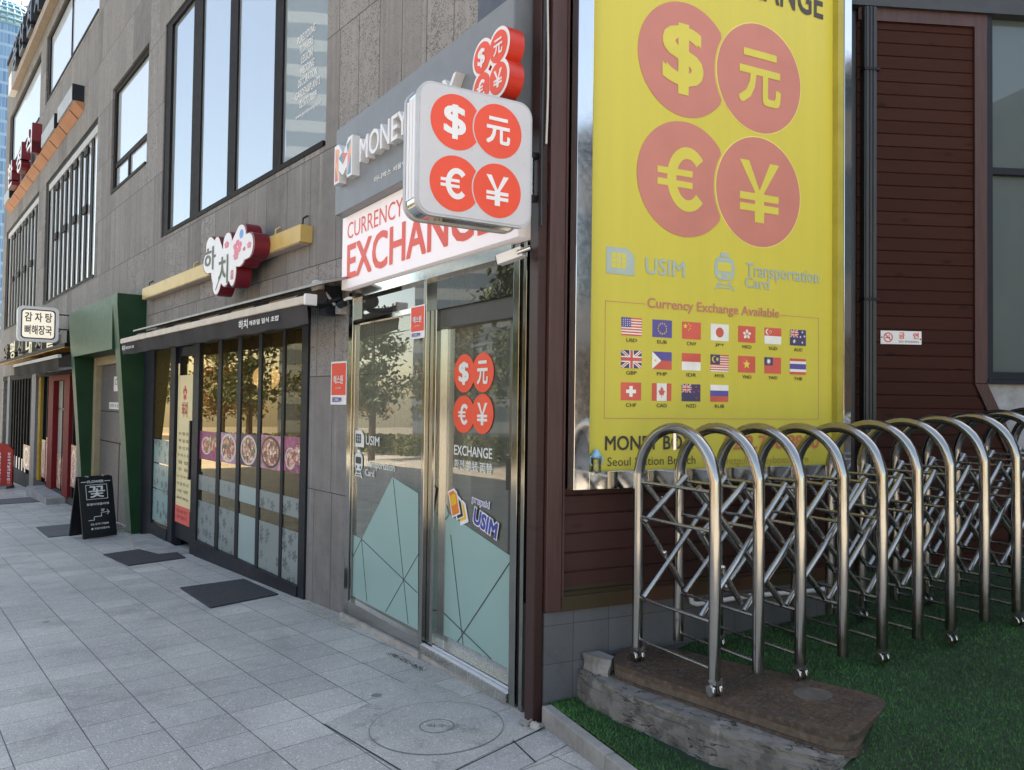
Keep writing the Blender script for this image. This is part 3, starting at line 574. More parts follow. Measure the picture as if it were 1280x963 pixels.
# awning
aw = Thing('awning', 'folded dark grey awning with a beige front bar above the restaurant glass', 'awning', FA, (-2.2, 0, 2.2))
AX0, AX1 = -4.93, .86
aw.part('front_bar', MB().box(AX0, AX1, .36, .42, 2.235, 2.3), M('beige_bar', (.5, .44, .38), .45), bevel=.008)
vl = MB(); n = 40; pts = []
for i in range(n+1):
    x = AX0+.01+(AX1-AX0-.02)*i/n; sag = .006*math.sin(i*1.7)
    pts.append((x, .405+.01*math.sin(i*.9), 2.235)); 
vsx = [(p[0], -(p[1]), 2.236) for p in pts]+[(p[0]-.0, -(p[1]-.02+.012*math.sin(i*.8)), 2.085+.006*math.sin(i*1.3)) for i, p in enumerate(pts)]
vl.add(vsx, [(i+n+1, i+n+2, i+1, i) for i in range(n)], smooth=True)
m_cloth = M('charcoal_cloth', (.05, .048, .05), .9, var=.2, vs=3, spec=.15)
va = aw.part('valance', vl, m_cloth)
aw.text('하치', (-.52, 2.13), (-.3, 2.21), m_text_white, o=.418, bold=.02, under=va); aw.text('캐쥬얼 일식 초밥', (-.27, 2.145), (.38, 2.19), m_text_white, o=.418, bold=.02, under=va)
aw.text('하치', (-4.82, 2.13), (-4.66, 2.2), m_text_white, o=.418, bold=.02, under=va); aw.text('캐쥬얼 일식 초밥', (-4.63, 2.145), (-4.2, 2.18), m_text_white, o=.418, bold=.02, under=va)
ro = MB().tube([(AX0+.1, .2, 2.33), (AX1-.35, .2, 2.33)], .055, 14)
aw.part('fabric_roll', ro, M('beige_roll', (.33, .27, .21), .8)); 
sl_ = MB()
for i in range(6): sl_.tube([(AX0+.5+i*.95, .2, 2.33), (AX0+.85+i*.95, .2, 2.33)], .0575, 14)
aw.part('dark_stripe', sl_, m_cloth)
cov = MB(); 
cov.add([(AX0+.15, -.003, 2.5), (AX1+.05, -.003, 2.5), (AX1+.05, -.3, 2.415), (AX0+.15, -.3, 2.415), (AX0+.15, -.003, 2.48), (AX1+.05, -.003, 2.48), (AX1+.05, -.3, 2.395), (AX0+.15, -.3, 2.395)], [(0, 1, 2, 3), (7, 6, 5, 4), (3, 2, 6, 7), (1, 5, 6, 2), (0, 3, 7, 4)])
aw.part('cover_plate', cov, M('grey_edge_plate', (.3, .3, .3), .4, .4))
for x in (AX0+.4, AX1-.15): aw.part('arm', MB().tube([(x, .05, 2.33), (x-.1, .2, 2.26), (x, .37, 2.262)], .02), m_frame)
aw.part('end_cap', MB().box(AX1+.002, AX1+.03, .33, .43, 2.225, 2.31), m_white, bevel=.006)
aw.part('bracket', MB().box(AX1-.35, AX1-.22, .0, .14, 2.2, 2.43), m_frame)
bl_ = Thing('flood_lamp', 'small pale flood lamp on the wall at the right end of the restaurant awning', 'lamp', FA, (.62, .1, 2.4))
m_lampg = M('grey_lamp', (.4, .38, .36), .5)
bl_.part('head', MB().lathe([(.0, .0), (.05, .0), (.058, .05), (.03, .09), (0, .09)], (.58, .22, 2.42), 18, axis='y'), m_lampg); bl_.part('arm', MB().tube([(.58, .2, 2.41), (.66, .15, 2.36), (.68, .08, 2.27)], .012), m_lampg); bl_.part('box', MB().box(.66, .74, .0, .07, 2.2, 2.27), m_lampg, bevel=.006)
# gold beam and flower sign
gb = Thing('sign_beam', 'straight gold box beam fixed to the wall above the dark awning', 'sign', FA, (-2.5, 0, 2.87))
gb.part('beam', MB().box(-5.12, .07, .003, .118, 2.875, 3.025), m_gold, bevel=.003)
gs = MB(); e = [-5.1, -4.1, -3.2, -2.3, -1.4, -.5, .05]
for a, b in zip(e, e[1:]): gs.box(a+.012, b-.012, .012, .108, 2.868, 2.8745)
gb.part('soffit', gs, m_goldu)
for x in (-5.0, -3.05, -.62, -.02): gb.part('hook', MB().tube([(x, .06, 3.02), (x, .055, 3.1), (x, .01, 3.13)], .009, 8), m_black if x > -.3 or x < -4 else m_gold)
fs = Thing('flower_sign', 'white cut out restaurant sign with pink blossoms and maroon sides on the gold beam', 'sign', FA, (-1, .12, 2.8))
def blob(circs, cx, cz, n=160):   # union outline of discs, star-shaped about (cx,cz)
    out = []
    for k in range(n):
        a = 2*math.pi*k/n; d = (math.cos(a), math.sin(a)); t = .02
        for (x, z, rx, rz) in circs:
            wx, wz = (cx-x)/rx, (cz-z)/rz; dx, dz = d[0]/rx, d[1]/rz
            A_, B_, C_ = dx*dx+dz*dz, wx*dx+wz*dz, wx*wx+wz*wz-1; q = B_*B_-A_*C_
            if q > 0: t = max(t, (-B_+math.sqrt(q))/A_)
        out.append((cx+d[0]*t, cz+d[1]*t))
    return out
fo = .27
def fpx(x, z):                      # sign face pixel -> local, on the face plane
    return FA.at(240+x/8, 270+z/8, fo)
def fell(x, z, rx, rz):
    c = fpx(x, z); a = fpx(x-rx, z); b = fpx(x+rx, z); t = fpx(x, z-rz); q = fpx(x, z+rz)
    return (c[0], c[1], abs(b[0]-a[0])/2, abs(t[1]-q[1])/2)
cir = [fell(*q) for q in [(172, 300, 38, 95), (245, 300, 34, 95), (355, 280, 45, 120), (490, 190, 55, 115), (575, 290, 48, 130), (170, 460, 65, 120), (250, 560, 62, 160), (330, 540, 60, 170), (405, 560, 38, 150), (480, 400, 60, 110), (240, 700, 38, 100), (400, 400, 150, 110), (300, 450, 140, 120)]]
cc = fpx(330, 430)
out = blob(cir, *cc); inn = [(cc[0]+(x-cc[0])*.955, cc[1]+(z-cc[1])*.955) for x, z in out]
fs.part('body', MB().prism(out, .12, fo-.004), m_maroon); fs.part('face', MB().prism(inn, fo-.003, fo), m_white)
m_ink = M('grey_brush_ink', (.1, .12, .1), .5); m_pink = M('pink_blossom_print', (.72, .2, .28), .5); m_pinkd = M('deep_pink_print', (.6, .1, .2), .5); m_blue = M('blue_print', (.12, .33, .7), .5)
a = fpx(120, 570); b = fpx(240, 290); fs.text('하', a, b, m_ink, o=fo+.001, bold=.02); a = fpx(262, 700); b = fpx(365, 380); fs.text('치', a, b, m_ink, o=fo+.001, bold=.02)
fs.part('brush_stroke', MB().prism([fpx(232, 745), fpx(240, 745), fpx(300, 560), (fpx(290, 560))], fo, fo+.0015), m_ink)
def blossom(px, pz, r, m):
    mb = MB()
    for k in range(5):
        a = R(90+72*k); mb.prism([(fell(px, pz, r, r*1.6)[0]+fell(px, pz, r, r*1.6)[2]*(.55*math.cos(a)+.42*math.cos(t)), fell(px, pz, r, r*1.6)[1]+fell(px, pz, r, r*1.6)[3]*(.55*math.sin(a)+.42*math.sin(t))) for t in [2*math.pi*j/12 for j in range(12)]], fo+.0005+k*.0002, fo+.0015+k*.0002)
    fs.part('blossom', mb, m)
blossom(348, 290, 24, m_pink); blossom(455, 310, 45, m_pink); blossom(522, 330, 14, m_pinkd); blossom(572, 290, 22, m_pink); blossom(440, 400, 28, m_pink)
fs.part('petal', MB().disc(*fell(495, 180, 20, 45), fo, fo+.001, n=16), m_blue)
a = fpx(385, 640); b = fpx(413, 540); fs.part('seal', MB().box(a[0], b[0], fo, fo+.001, a[1], b[1]), M('seal_red', (.55, .03, .04), .5)); fs.text('日食', a, b, m_white, o=fo+.002)
# ------------------------------------------------------------------ second restaurant beyond the portal
r2 = Thing('restaurant_shopfront', 'far restaurant front with a red framed poster door and black slatted glazing', 'shop front', FA, (-15, 0, FA.gz(-15)))
m_grey = M('grey_post', (.2, .2, .21), .6, spec=.2); m_redf = M('red_door_frame', (.15, .012, .016), .6, spec=.1); m_slat = M('black_slat', (.012, .012, .013), .7, spec=.08)
for a, b in ((-20.4, -19.9), (-15.7, -15.05), (-9.9, -9.2)): r2.part('post', MB().box(a, b, -.2, .03, -1.3, 2.1), m_grey)
r2.part('plinth', MB().box(-21.6, -9.2, -.2, .02, -1.5, -.42), M('dark_plinth', (.07, .072, .075), .8, spec=.1))
r2.part('header', MB().box(-21.6, -9.2, -.2, .02, 1.98, 2.118), m_slat)
for i in range(8):
    x = -19.75+i*.52; r2.part('slat', MB().box(x, x+.14, -.1, .0, -.418, 1.978), m_slat)
for x in (-14.15, -13.6, -10.55, -10.1): r2.part('slat', MB().box(x, x+.1, -.1, .0, -.418, 1.978), m_slat)
r2.part('pane', MB().quad((-21.6, -.15, -.42), (-9.2, -.15, -.42), (-9.2, -.15, 1.98), (-21.6, -.15, 1.98)), glass('dark_glass', (.12, .12, .13), .8))
r2.part('back_wall', MB().quad((-21.6, -2.5, -1), (-9.2, -2.5, -1), (-9.2, -2.5, 2.3), (-21.6, -2.5, 2.3)), M('dim_room', (.1, .08, .06), .8))
r2.part('yellow_strip', MB().box(-14.66, -14.36, -.1, .02, -.41, 1.975), M('yellow_vinyl', (.4, .24, .025), .7, spec=.1))
for i in range(13): r2.text('맛', (-14.6, 1.75-i*.16), (-14.38, 1.87-i*.16), m_text_dark, o=.021)
df = MB(); df.box(-13.1, -12.5, -.12, .045, -.45, 1.975).box(-11.25, -10.68, -.12, .045, -.45, 1.975).box(-12.5, -11.25, -.12, .045, 1.86, 1.975)
d = r2.part('door', df, m_redf)
r2.part('pane', MB().quad((-12.5, -.06, -.4), (-11.25, -.06, -.4), (-11.25, -.06, 1.86), (-12.5, -.06, 1.86)), mirror_pane('door_glazing', (.45, .5, .45), .35), d)
r2.part('door_bar', MB().box(-11.9, -11.86, -.055, -.03, -.4, 1.86).box(-12.5, -11.25, -.055, -.035, 1.25, 1.29), m_black, d)
m_poster = mat_food('poster_print', 7, (.32, .12, .03))
for i, (a, b, z0, z1) in enumerate(((-12.45, -11.3, -.38, .32), (-10.58, -10.05, -.2, .6), (-14.1, -13.6, -.3, .55), (-13.5, -13.12, -.35, .62), (-17, -15.9, -.3, .3))):
    p = r2.part('poster', MB().box(a, b, .002 if i else -.052, .006 if i else -.048, z0, z1), m_poster)
    r2.part('bowl_print', MB().disc((a+b)/2, (z0+z1)/2, (b-a)*.36, (z1-z0)*.4, .007 if i else -.047, .009 if i else -.045).disc((a+b)/2, (z0+z1)/2, (b-a)*.27, (z1-z0)*.3, .0095 if i else -.0445, .011 if i else -.043, 1), [m_bowl, m_food2] if (m_food2 := mat_food('soup_print_%s' % 'abcde'[i], i*2+1, (.4, .05, .03))) else None, p)
ws = MB()
for i in range(6): ws.box(-19.6+i*.52+.16, -19.6+i*.52+.34, -.02, .0, -.41, -.1)
r2.part('white_label', ws, m_white)
single('stone_step', 'grey stone step before the red framed restaurant door', 'step', FA, (-12.1, .2, FA.gz(-12)), MB().box(-13.5, -10.9, .022, .36, FA.gz(-13)-.1, FA.gz(-12)+.16), mat_concrete('step_stone', (.33, .33, .33), False), .012)
m_lett = mat_steel('dull_letter', (.3, .28, .24), .3, .3); m_lett2 = M('brown_letter', (.12, .1, .085), .5)
lb = Thing('letter_sign', 'gold lit ledge with metal block letters above the far restaurant awning', 'sign', FA, (-14.5, 0, 2.52))
lb.part('ledge', MB().box(-19.9, -9.55, .003, .33, 2.43, 2.5), m_bronze); lb.part('gold_soffit', MB().box(-19.88, -9.57, .008, .325, 2.42, 2.429), M('gold_plates', (.7, .36, .06), .45, 0, .15, .9))
lb.part('end_box', MB().box(-10.1, -9.56, .003, .3, 2.503, 2.74), m_frame)
for i, ch in enumerate('양평신내서울'):
    x = -19.4+i*1.45; lb.part('letter', text_mb(ch, x, x+.95, 2.505, 2.95, .14, .03, .12), m_lett if i % 2 else m_lett2)
a2 = Thing('awning', 'black cloth awning with a pale front bar over the far restaurant door', 'awning', FA, (-11.5, 0, 2.15))
ab = MB(); ab.add([(-14.9, -.003, 2.36), (-9.0, -.003, 2.36), (-9.0, -.5, 2.28), (-14.9, -.5, 2.28)], [(0, 1, 2, 3)]); a2.part('cloth', ab, m_slat)
a2.part('front_bar', MB().box(-14.9, -9.0, .46, .52, 2.2, 2.26), m_rail); vl = MB()
vsx = [(-14.9+5.9*i/24, -.5, 2.205) for i in range(25)]+[(-14.9+5.9*i/24, -.48-.02*math.sin(i*1.1), 1.98+.015*math.sin(i)) for i in range(25)]
vl.add(vsx, [(i, i+1, i+26, i+25) for i in range(24)], smooth=True); a2.part('valance', vl, m_slat)
for i in range(7): a2.part('rib', MB().tube([(-14.6+i*.85, .02, 2.08), (-14.55+i*.85, .46, 2.02)], .02, 8), m_white)
# projecting round-cornered soup sign
RS = Frame(FA.w(-9.3, 0, 0), 39.36)
ss = Thing('projecting_sign', 'white rounded sign with black Korean writing projecting beside the green portal', 'sign', RS, (-.8, 0, 2.77))
ss.part('body', MB().prism(rrect(-1.09, -.47, 2.475, 3.09, .08), -.1, .0), m_white, bevel=.01)
ss.part('border', MB().prism(rrect(-1.04, -.52, 2.525, 3.04, .06), .0005, .002), m_black); ss.part('face', MB().prism(rrect(-1.02, -.54, 2.545, 3.02, .05), .0022, .0035), emit('lit_cream_face', (.8, .78, .72), .12))
for t, z in (('감 자 탕', 2.82), ('뼈해장국', 2.6)): ss.text(t, (-.985, z), (-.575, z+.165), m_text_dark, o=.0036, bold=.025)
ss.part('bracket', MB().tube([(-.47, -.04, 2.98), (-.02, -.04, 2.98)], .012, 8).tube([(-.47, -.04, 2.72), (-.2, -.04, 2.72), (-.02, -.04, 2.7)], .012, 8).tube([(-.3, -.04, 2.98), (-.3, -.04, 2.7)], .012, 8).tube([(-.02, -.04, 2.66), (-.02, -.04, 3.02)], .015, 8), m_black)
# red advertising board
P = gpt(4, 611); RB = Frame(P, 8); g0 = P.z
rb_ = Thing('sign_board', 'rounded red advertising board with white Korean columns standing on the far pavement', 'sign board', RB, (-.2, 0, g0))
x0, x1, zt = -.62, .19, g0+1.12
poly = [(x1, g0+.08), (x1, zt-.2)]+[((x0+x1)/2+(x1-x0)/2*math.cos(a), zt-.2+.2*math.sin(a)) for a in [math.pi*k/16 for k in range(1, 16)]]+[(x0, zt-.2), (x0, g0+.08)]
rb_.part('panel', MB().prism(poly, -.08, 0), M('red_board', (.36, .012, .015), .35)); rb_.part('foot', MB().box(x0+.05, x1-.05, -.25, .15, g0+.0, g0+.07), m_grey)
for c_, t in enumerate(['장국부개밥개밥두면김', '국해나물우거지탕전골', '밥뼈찜감자탕순대국수']):
    for r_, ch in enumerate(t): rb_.text(ch, (.08-c_*.22, zt-.3-r_*.078), (.15-c_*.22, zt-.238-r_*.078), m_text_white if (r_ < 9 or c_) else m_gold, o=.002, bold=.03)
# sandwich board
P = Vector((-5.65, 10.218, -.379)); SB = Frame(P, 56)
sb = Thing('sandwich_board', 'black folding flower shop board with white lettering on the pavement by the green portal', 'sandwich board', SB, (0, 0, P.z))
zb, zt = P.z+.012, P.z+.83; kids = []
kids.append(sb.part('front_panel', MB().box(0, .46, -.02, 0, zb, zt), m_black, bevel=.004)); fp = kids[0]
def st_(t, x0, z0, x1, z1, bold=.01): sb.text(t, (x0, zb+z0), (x1, zb+z1), m_text_white, o=.0015, bold=bold, under=fp, depth=.001)
st_('FLOWER', .115, .735, .335, .77, .03); st_('꽃', .12, .535, .34, .69, .02); st_('퓨얼리영플라워', .08, .43, .38, .462, .02); st_('2F', .265, .345, .315, .375, .02); st_('02-577-7009', .115, .165, .355, .19, .02); st_('퓨얼리영플라워', .16, .105, .36, .132, .02)
ln = MB(); lw = .006
for a, b, c, d in ((.03, .105, .748, .756), (.345, .425, .748, .756), (.085, .375, .705, .711), (.085, .375, .512, .518), (.085, .091, .518, .705), (.369, .375, .518, .705), (.09, .17, .23, .237), (.163, .17, .237, .275), (.17, .27, .275, .282), (.263, .27, .282, .325), (.27, .38, .325, .332)): ln.box(a, b, .0012, .0025, zb+c, zb+d)
for s_ in (1, -1): ln.prism([(.38, zb+.3285), (.35, zb+.3285+s_*.035), (.343, zb+.3285+s_*.03), (.37, zb+.3285)], .0012, .0025)
ln.disc(.13, zb+.118, .014, .014, .0012, .0025); sb.part('line_art', ln, m_text_white, fp)
bp_ = sb.part('rear_panel', MB().box(0, .46, -.02, 0, zb, zt), m_black, bevel=.004)
fp.rotation_euler.x = -R(12); bp_.rotation_euler.x = R(10); bp_.location = (-.005, .36, 0)
hg = MB().box(.1, .13, -.2, -.15, zt-.02, zt-.0).box(.33, .36, -.2, -.15, zt-.02, zt); sb.part('hinge', hg, m_brush)
# floor mats
m_mat = M('rubber_mat', (.035, .036, .04), .9, var=.25, vs=30, bmp=.8, bs=220)
for (pts, lab) in (([(225, 736), (305, 725), (348, 744), (263, 761)], 'large dark rubber mat lying before the restaurant food pictures'), ([(129, 694), (208, 683), (232, 698), (160, 708)], 'dark rubber mat lying at the restaurant banner door'),
                   ([(45, 660), (93, 655.5), (103, 668), (60, 672.5)], 'grey mat half hidden behind the black sandwich board'), ([(-8, 625.5), (57, 620.5), (71, 626.5), (-8, 631.5)], 'grey mat on the pavement before the far red framed door')):
    q = [gpt(*p) for p in pts]; c = sum(q, Vector())/4; me = MB(); up_ = .013
    me.add([tuple(p-c) for p in q]+[tuple(p-c+Vector((0, 0, up_))) for p in q], [(4, 5, 6, 7), (0, 1, 5, 4), (1, 2, 6, 5), (2, 3, 7, 6), (3, 0, 4, 7)])
    o = mesh_obj('floor_mat', me, m_mat if 'grey' not in lab else M('grey_mat', (.1, .1, .105), .9, var=.15, vs=12, bmp=.5), bevel=.004); o.location = c; prop(o, lab, 'mat', 'floor mats')

# ------------------------------------------------------------------ currency exchange front
KX0, KX1 = -2.42, -.0
gk = A2.gz(-1.2)
kk = Thing('exchange_shopfront', 'steel framed currency exchange front with frosted blue film and a glass door', 'shop front', A2, (-1.2, 0, gk))
f = MB(); f.box(KX0, KX0+.08, -.1, .0, -.16, 2.36).box(KX0+.085, KX0+.115, -.07, -.01, -.06, 2.1)
f.box(-1.155, -1.115, -.1, .0, -.12, 2.36); f.box(-1.11, -1.03, -.16, -.03, -.06, 2.1)
f.box(-.115, -.055, -.12, .0, -.11, 2.36).box(-.05, -.025, -.15, -.03, -.11, 2.36).box(-.02, .012, -.12, -.0, -.11, 2.36)
kk.part('frame', f, mat_steel('frame_steel', (.34, .335, .31), .1, .25), bevel=.003)
kk.part('head_rail', MB().box(KX0+.08, -.12, -.1, .012, 2.3, 2.37).box(KX0+.1, -1.16, -.09, -.005, 2.1, 2.135), m_chrome)
kk.part('kick_plate', MB().prism([(KX0+.08, -.145), (-1.155, -.09), (-1.155, -.03), (KX0+.08, -.035)], -.1, -.002), mat_steel('kick_steel', (.42, .4, .385), .2, .15))
kk.part('sill', MB().box(-1.11, -.118, -.16, .012, -.095, -.047).box(-1.11, -.118, -.16, -.05, -.0465, -.03), m_brush)
tr = MB().box(-1.11, -.118, -.046, -.034, -.0465, -.036).box(-1.11, -.118, -.022, .0, -.0465, -.041); kk.part('track', tr, m_white)
kk.part('plinth', MB().prism([(KX0-.02, -.4), (-1.12, -.4), (-1.12, -.093), (KX0-.02, -.147)], -.15, .02).box(-1.118, .0, -.15, .0, -.4, -.097), mat_concrete('plinth_concrete', (.42, .4, .37), False))
kk.part('transom_pane', MB().quad((KX0+.08, -.04, 2.13), (-1.155, -.04, 2.13), (-1.155, -.04, 2.3), (KX0+.08, -.04, 2.3)).quad((-1.115, -.04, 2.1), (-.115, -.04, 2.1), (-.115, -.04, 2.3), (-1.115, -.04, 2.3)), glass('transom_glass', (.3, .32, .3), 2.4, 0, .06))
kk.part('door_header', MB().box(-1.03, -.12, -.16, -.06, 1.98, 2.1), M('dark_track_box', (.035, .035, .033), .4))
m_kglass = glass('exchange_glass', (.78, .82, .74), 1.9, 0, .19, (.42, .44, .36)); m_film = mat_frost('blue_green_film', False, (.24, .39, .37))
m_clear = M('clear_cut_line', (.05, .075, .07), .2)
fx = kk.part('fixed_pane', MB().quad((KX0+.11, -.03, -.035), (-1.155, -.03, -.035), (-1.155, -.03, 2.1), (KX0+.11, -.03, 2.1)), m_kglass)
def ppoly(px, o): return [A2.at(x, y, o) for x, y in px]
def kline(mb, p, q, o, wd=.006):
    a, b = A2.at(*p, o), A2.at(*q, o); d = Vector((b[0]-a[0], b[1]-a[1])); nrm = Vector((-d.y, d.x)).normalized()*wd/2
    mb.prism([(a[0]-nrm.x, a[1]-nrm.y), (b[0]-nrm.x, b[1]-nrm.y), (b[0]+nrm.x, b[1]+nrm.y), (a[0]+nrm.x, a[1]+nrm.y)], o, o+.0015)
kk.part('frosted_film', MB().prism(ppoly([(437.4, 666.5), (452.3, 674), (490.8, 596.6), (523, 617), (522.5, 788), (436.5, 743)], -.027), -.028, -.026), m_film, fx)
mb = MB()
for p, q in (((452, 674), (437.5, 704)), ((452, 674), (521.5, 741)), ((452, 675), (458.7, 752.5)), ((491.5, 599), (510.3, 780.5)), ((482, 765), (523, 693))): kline(mb, p, q, -.0255)
kk.part('cut_line', mb, m_clear, fx)
m_pw = M('pale_window_print', (.62, .66, .64), .5, var=.03)
# sliding door leaf
dd = MB(); DO = -.1
dd.box(-1.03, -.985, DO-.03, DO+.01, -.06, 1.98).box(-.15, -.118, DO-.03, DO+.01, -.06, 1.98)
dl = kk.part('door', dd, m_chrome)
kk.part('pane', MB().quad((-.985, DO, -.05), (-.15, DO, -.05), (-.15, DO, 1.98), (-.985, DO, 1.98)), m_kglass, dl)
dx0, dx1 = -.985, -.15
def dclamp(P): return [(min(max(x, dx0), dx1), max(z, .03)) for x, z in P]
kk.part('frosted_film', MB().prism(dclamp(ppoly([(536, 625), (560.7, 642), (646, 700), (646, 850), (536, 792)], DO)), DO+.002, DO+.004), m_film, dl)
mb = MB()
for p, q in (((561, 644), (538.5, 678)), ((563.4, 668.5), (579, 806)), ((538.5, 750.5), (614, 824)), ((639, 701), (571, 804)), ((642, 702), (646, 724))): kline(mb, p, q, DO+.0045, .008)
kk.part('cut_line', mb, m_clear, dl)
kk.part('bottom_rail', MB().box(-.985, -.15, DO-.02, DO+.008, -.03, .03), m_brush, dl)
kk.part('handle', MB().box(-.19, -.15, DO+.012, DO+.04, .68, .92).box(-.27, -.22, DO+.004, DO+.03, 1.02, 1.2), m_black, dl, bevel=.004)
def glyph_mb(g, cx, cz, r, o, d):
    mb = MB()
    if g == '¥':
        for sx_ in (-1, 1): mb.prism([(cx+sx_*.47*r, cz+.55*r), (cx+sx_*.25*r, cz+.55*r), (cx-.1*r*sx_*0, cz+.02*r), (cx, cz-.12*r), (cx+sx_*.1*r, cz-.02*r)], o, o+d+(.0001 if sx_ > 0 else 0))
        mb.box(cx-.11*r, cx+.11*r, o, o+d+.0002, cz-.56*r, cz+.04*r)
        for k, z in enumerate((-.1, -.3)): mb.box(cx-.46*r, cx+.46*r, o, o+d+.0003+k*.0001, cz+z*r-.065*r, cz+z*r+.065*r)
    elif g == '€':
        ox = cx+.12*r; out_ = [(ox+.44*r*math.cos(R(a)), cz+.56*r*math.sin(R(a))) for a in range(42, 319, 6)]; inn_ = [(ox+.245*r*math.cos(R(a)), cz+.36*r*math.sin(R(a))) for a in range(318, 41, -6)]
        p = out_+inn_; n = len(out_)
        for i in range(n-1): mb.prism([out_[i], out_[i+1], inn_[len(inn_)-2-i], inn_[len(inn_)-1-i]], o, o+d)
        for k, z in enumerate((.1, -.1)): mb.box(cx-.52*r, cx+.22*r, o, o+d+.0002+k*.0001, cz+z*r-.055*r, cz+z*r+.055*r)
    return mb
# printed graphics on the glass
def px_disc(T, fr, x0, x1, y0, y1, o, mat, name='disc_print', under=None, d=.0015):
    a = fr.at(x0, (y0+y1)/2, o); b = fr.at(x1, (y0+y1)/2, o); t = fr.at((x0+x1)/2, y0, o); q = fr.at((x0+x1)/2, y1, o); cx, cz = (a[0]+b[0])/2, (t[1]+q[1])/2
    T.part(name, MB().disc(cx, cz, (b[0]-a[0])/2, (t[1]-q[1])/2, o, o+d), mat, under); return cx, cz, (b[0]-a[0])/2, (t[1]-q[1])/2
m_ored = M('orange_red_print', (.75, .07, .03), .4, var=.04)
for (x0, x1, y0, y1, g) in ((568, 593.5, 443, 491, '$'), (590.7, 617.4, 441, 490.7, '元'), (566.7, 593.2, 494.7, 541.5, '€'), (590, 617, 492.5, 543, '¥')):
    cx, cz, rx, rz = px_disc(kk, A2, x0, x1, y0, y1, DO+.004+(.0005 if g in '元¥' else 0), m_ored, under=dl)
    if g in '€¥': kk.part('lettering', glyph_mb(g, cx, cz, min(rx, rz), DO+.0065, .0012), m_pw, dl)
    else: kk.text(g, (cx-rx*.5, cz-rz*.6), (cx+rx*.5, cz+rz*.6), m_pw, o=DO+.0065, bold=.03, under=dl)
kk.textpx('EXCHANGE', (568, 569.5), (615.6, 574), m_pw, o=DO+.004, bold=.015, under=dl) if 0 else None
def tpx(T, body, x0, x1, yt0, yb0, m, o, under=None, bold=.015, fr=A2, yt1=None):   # left-edge top/bottom pixels give the height
    a = fr.at(x0, yb0, o); t = fr.at(x0, yt0, o); b = fr.at(x1, yb0, o); return T.text(body, (a[0], a[1]), (b[0], t[1]), m, o=o, bold=bold, under=under)
tpx(kk, 'EXCHANGE', 568, 615.6, 556, 568.5, m_pw, DO+.004, dl, .02); tpx(kk, '환전·换钱·両替', 568, 615.6, 573.5, 586, m_pw, DO+.004, dl, .012)
tpx(kk, 'USIM', 457.6, 474.5, 544.5, 556, m_pw, -.025, fx); tpx(kk, 'Transportation', 456.7, 493.8, 574, 586, m_pw, -.025, fx); tpx(kk, 'Card', 456.7, 468, 586, 594.5, m_pw, -.025, fx)
def sim_icon(T, x0, x1, z0, z1, o, m, mi, under=None):
    w = x1-x0; h = z1-z0
    T.part('sim_icon', MB().prism([(x0, z0), (x1, z0), (x1, z1-h*.28), (x1-w*.25, z1), (x0, z1)], o, o+.0015), m, under)
    k = MB(); k.prism(rrect(x0+w*.17, x0+w*.7, z0+h*.22, z0+h*.8, min(w, h)*.1), o+.0016, o+.0025); T.part('chip_print', k, mi, under)
    k = MB()
    for i in (1, 2): k.box(x0+w*.2, x0+w*.67, o+.0026, o+.0032, z0+h*(.22+.19*i), z0+h*(.24+.19*i)); k.box(x0+w*(.17+.176*i), x0+w*(.19+.176*i), o+.0026, o+.0032, z0+h*.25, z0+h*.77)
    T.part('chip_line', k, m, under)
def train_icon(T, x0, x1, z0, z1, o, m, mi, under=None):
    w = x1-x0; h = z1-z0; cx = (x0+x1)/2
    T.part('train_icon', MB().prism(rrect(x0, x1, z0+h*.26, z0+h*.88, w*.3), o, o+.0015).box(cx-w*.2, cx+w*.2, o, o+.0014, z0+h*.9, z1), m, under)
    k = MB(); k.prism(rrect(x0+w*.16, x1-w*.16, z0+h*.5, z0+h*.74, w*.08), o+.0016, o+.0025); k.disc(cx-w*.24, z0+h*.37, w*.08, w*.08, o+.0016, o+.0025, n=12); k.disc(cx+w*.24, z0+h*.37, w*.08, w*.08, o+.0016, o+.0025, n=12); T.part('train_window', k, mi, under)
    k = MB()
    for s_ in (-1, 1): k.prism([(cx+s_*w*.18, z0+h*.22), (cx+s_*w*.26, z0+h*.22), (cx+s_*w*.52, z0), (cx+s_*w*.42, z0)], o, o+.0015)
    k.box(cx-w*.3, cx+w*.3, o, o+.0014, z0+h*.13, z0+h*.165).box(cx-w*.42, cx+w*.42, o, o+.0014, z0+h*.04, z0+h*.075); T.part('rail_print', k, m, under)
a = A2.at(443, 558, -.025); b = A2.at(455.5, 539, -.025); sim_icon(kk, a[0], b[0], a[1], b[1], -.025, m_pw, m_text_dark, fx)
a = A2.at(443, 596, -.025); b = A2.at(453.6, 563, -.025); train_icon(kk, a[0], b[0], a[1], b[1], -.025, m_pw, m_text_dark, fx)
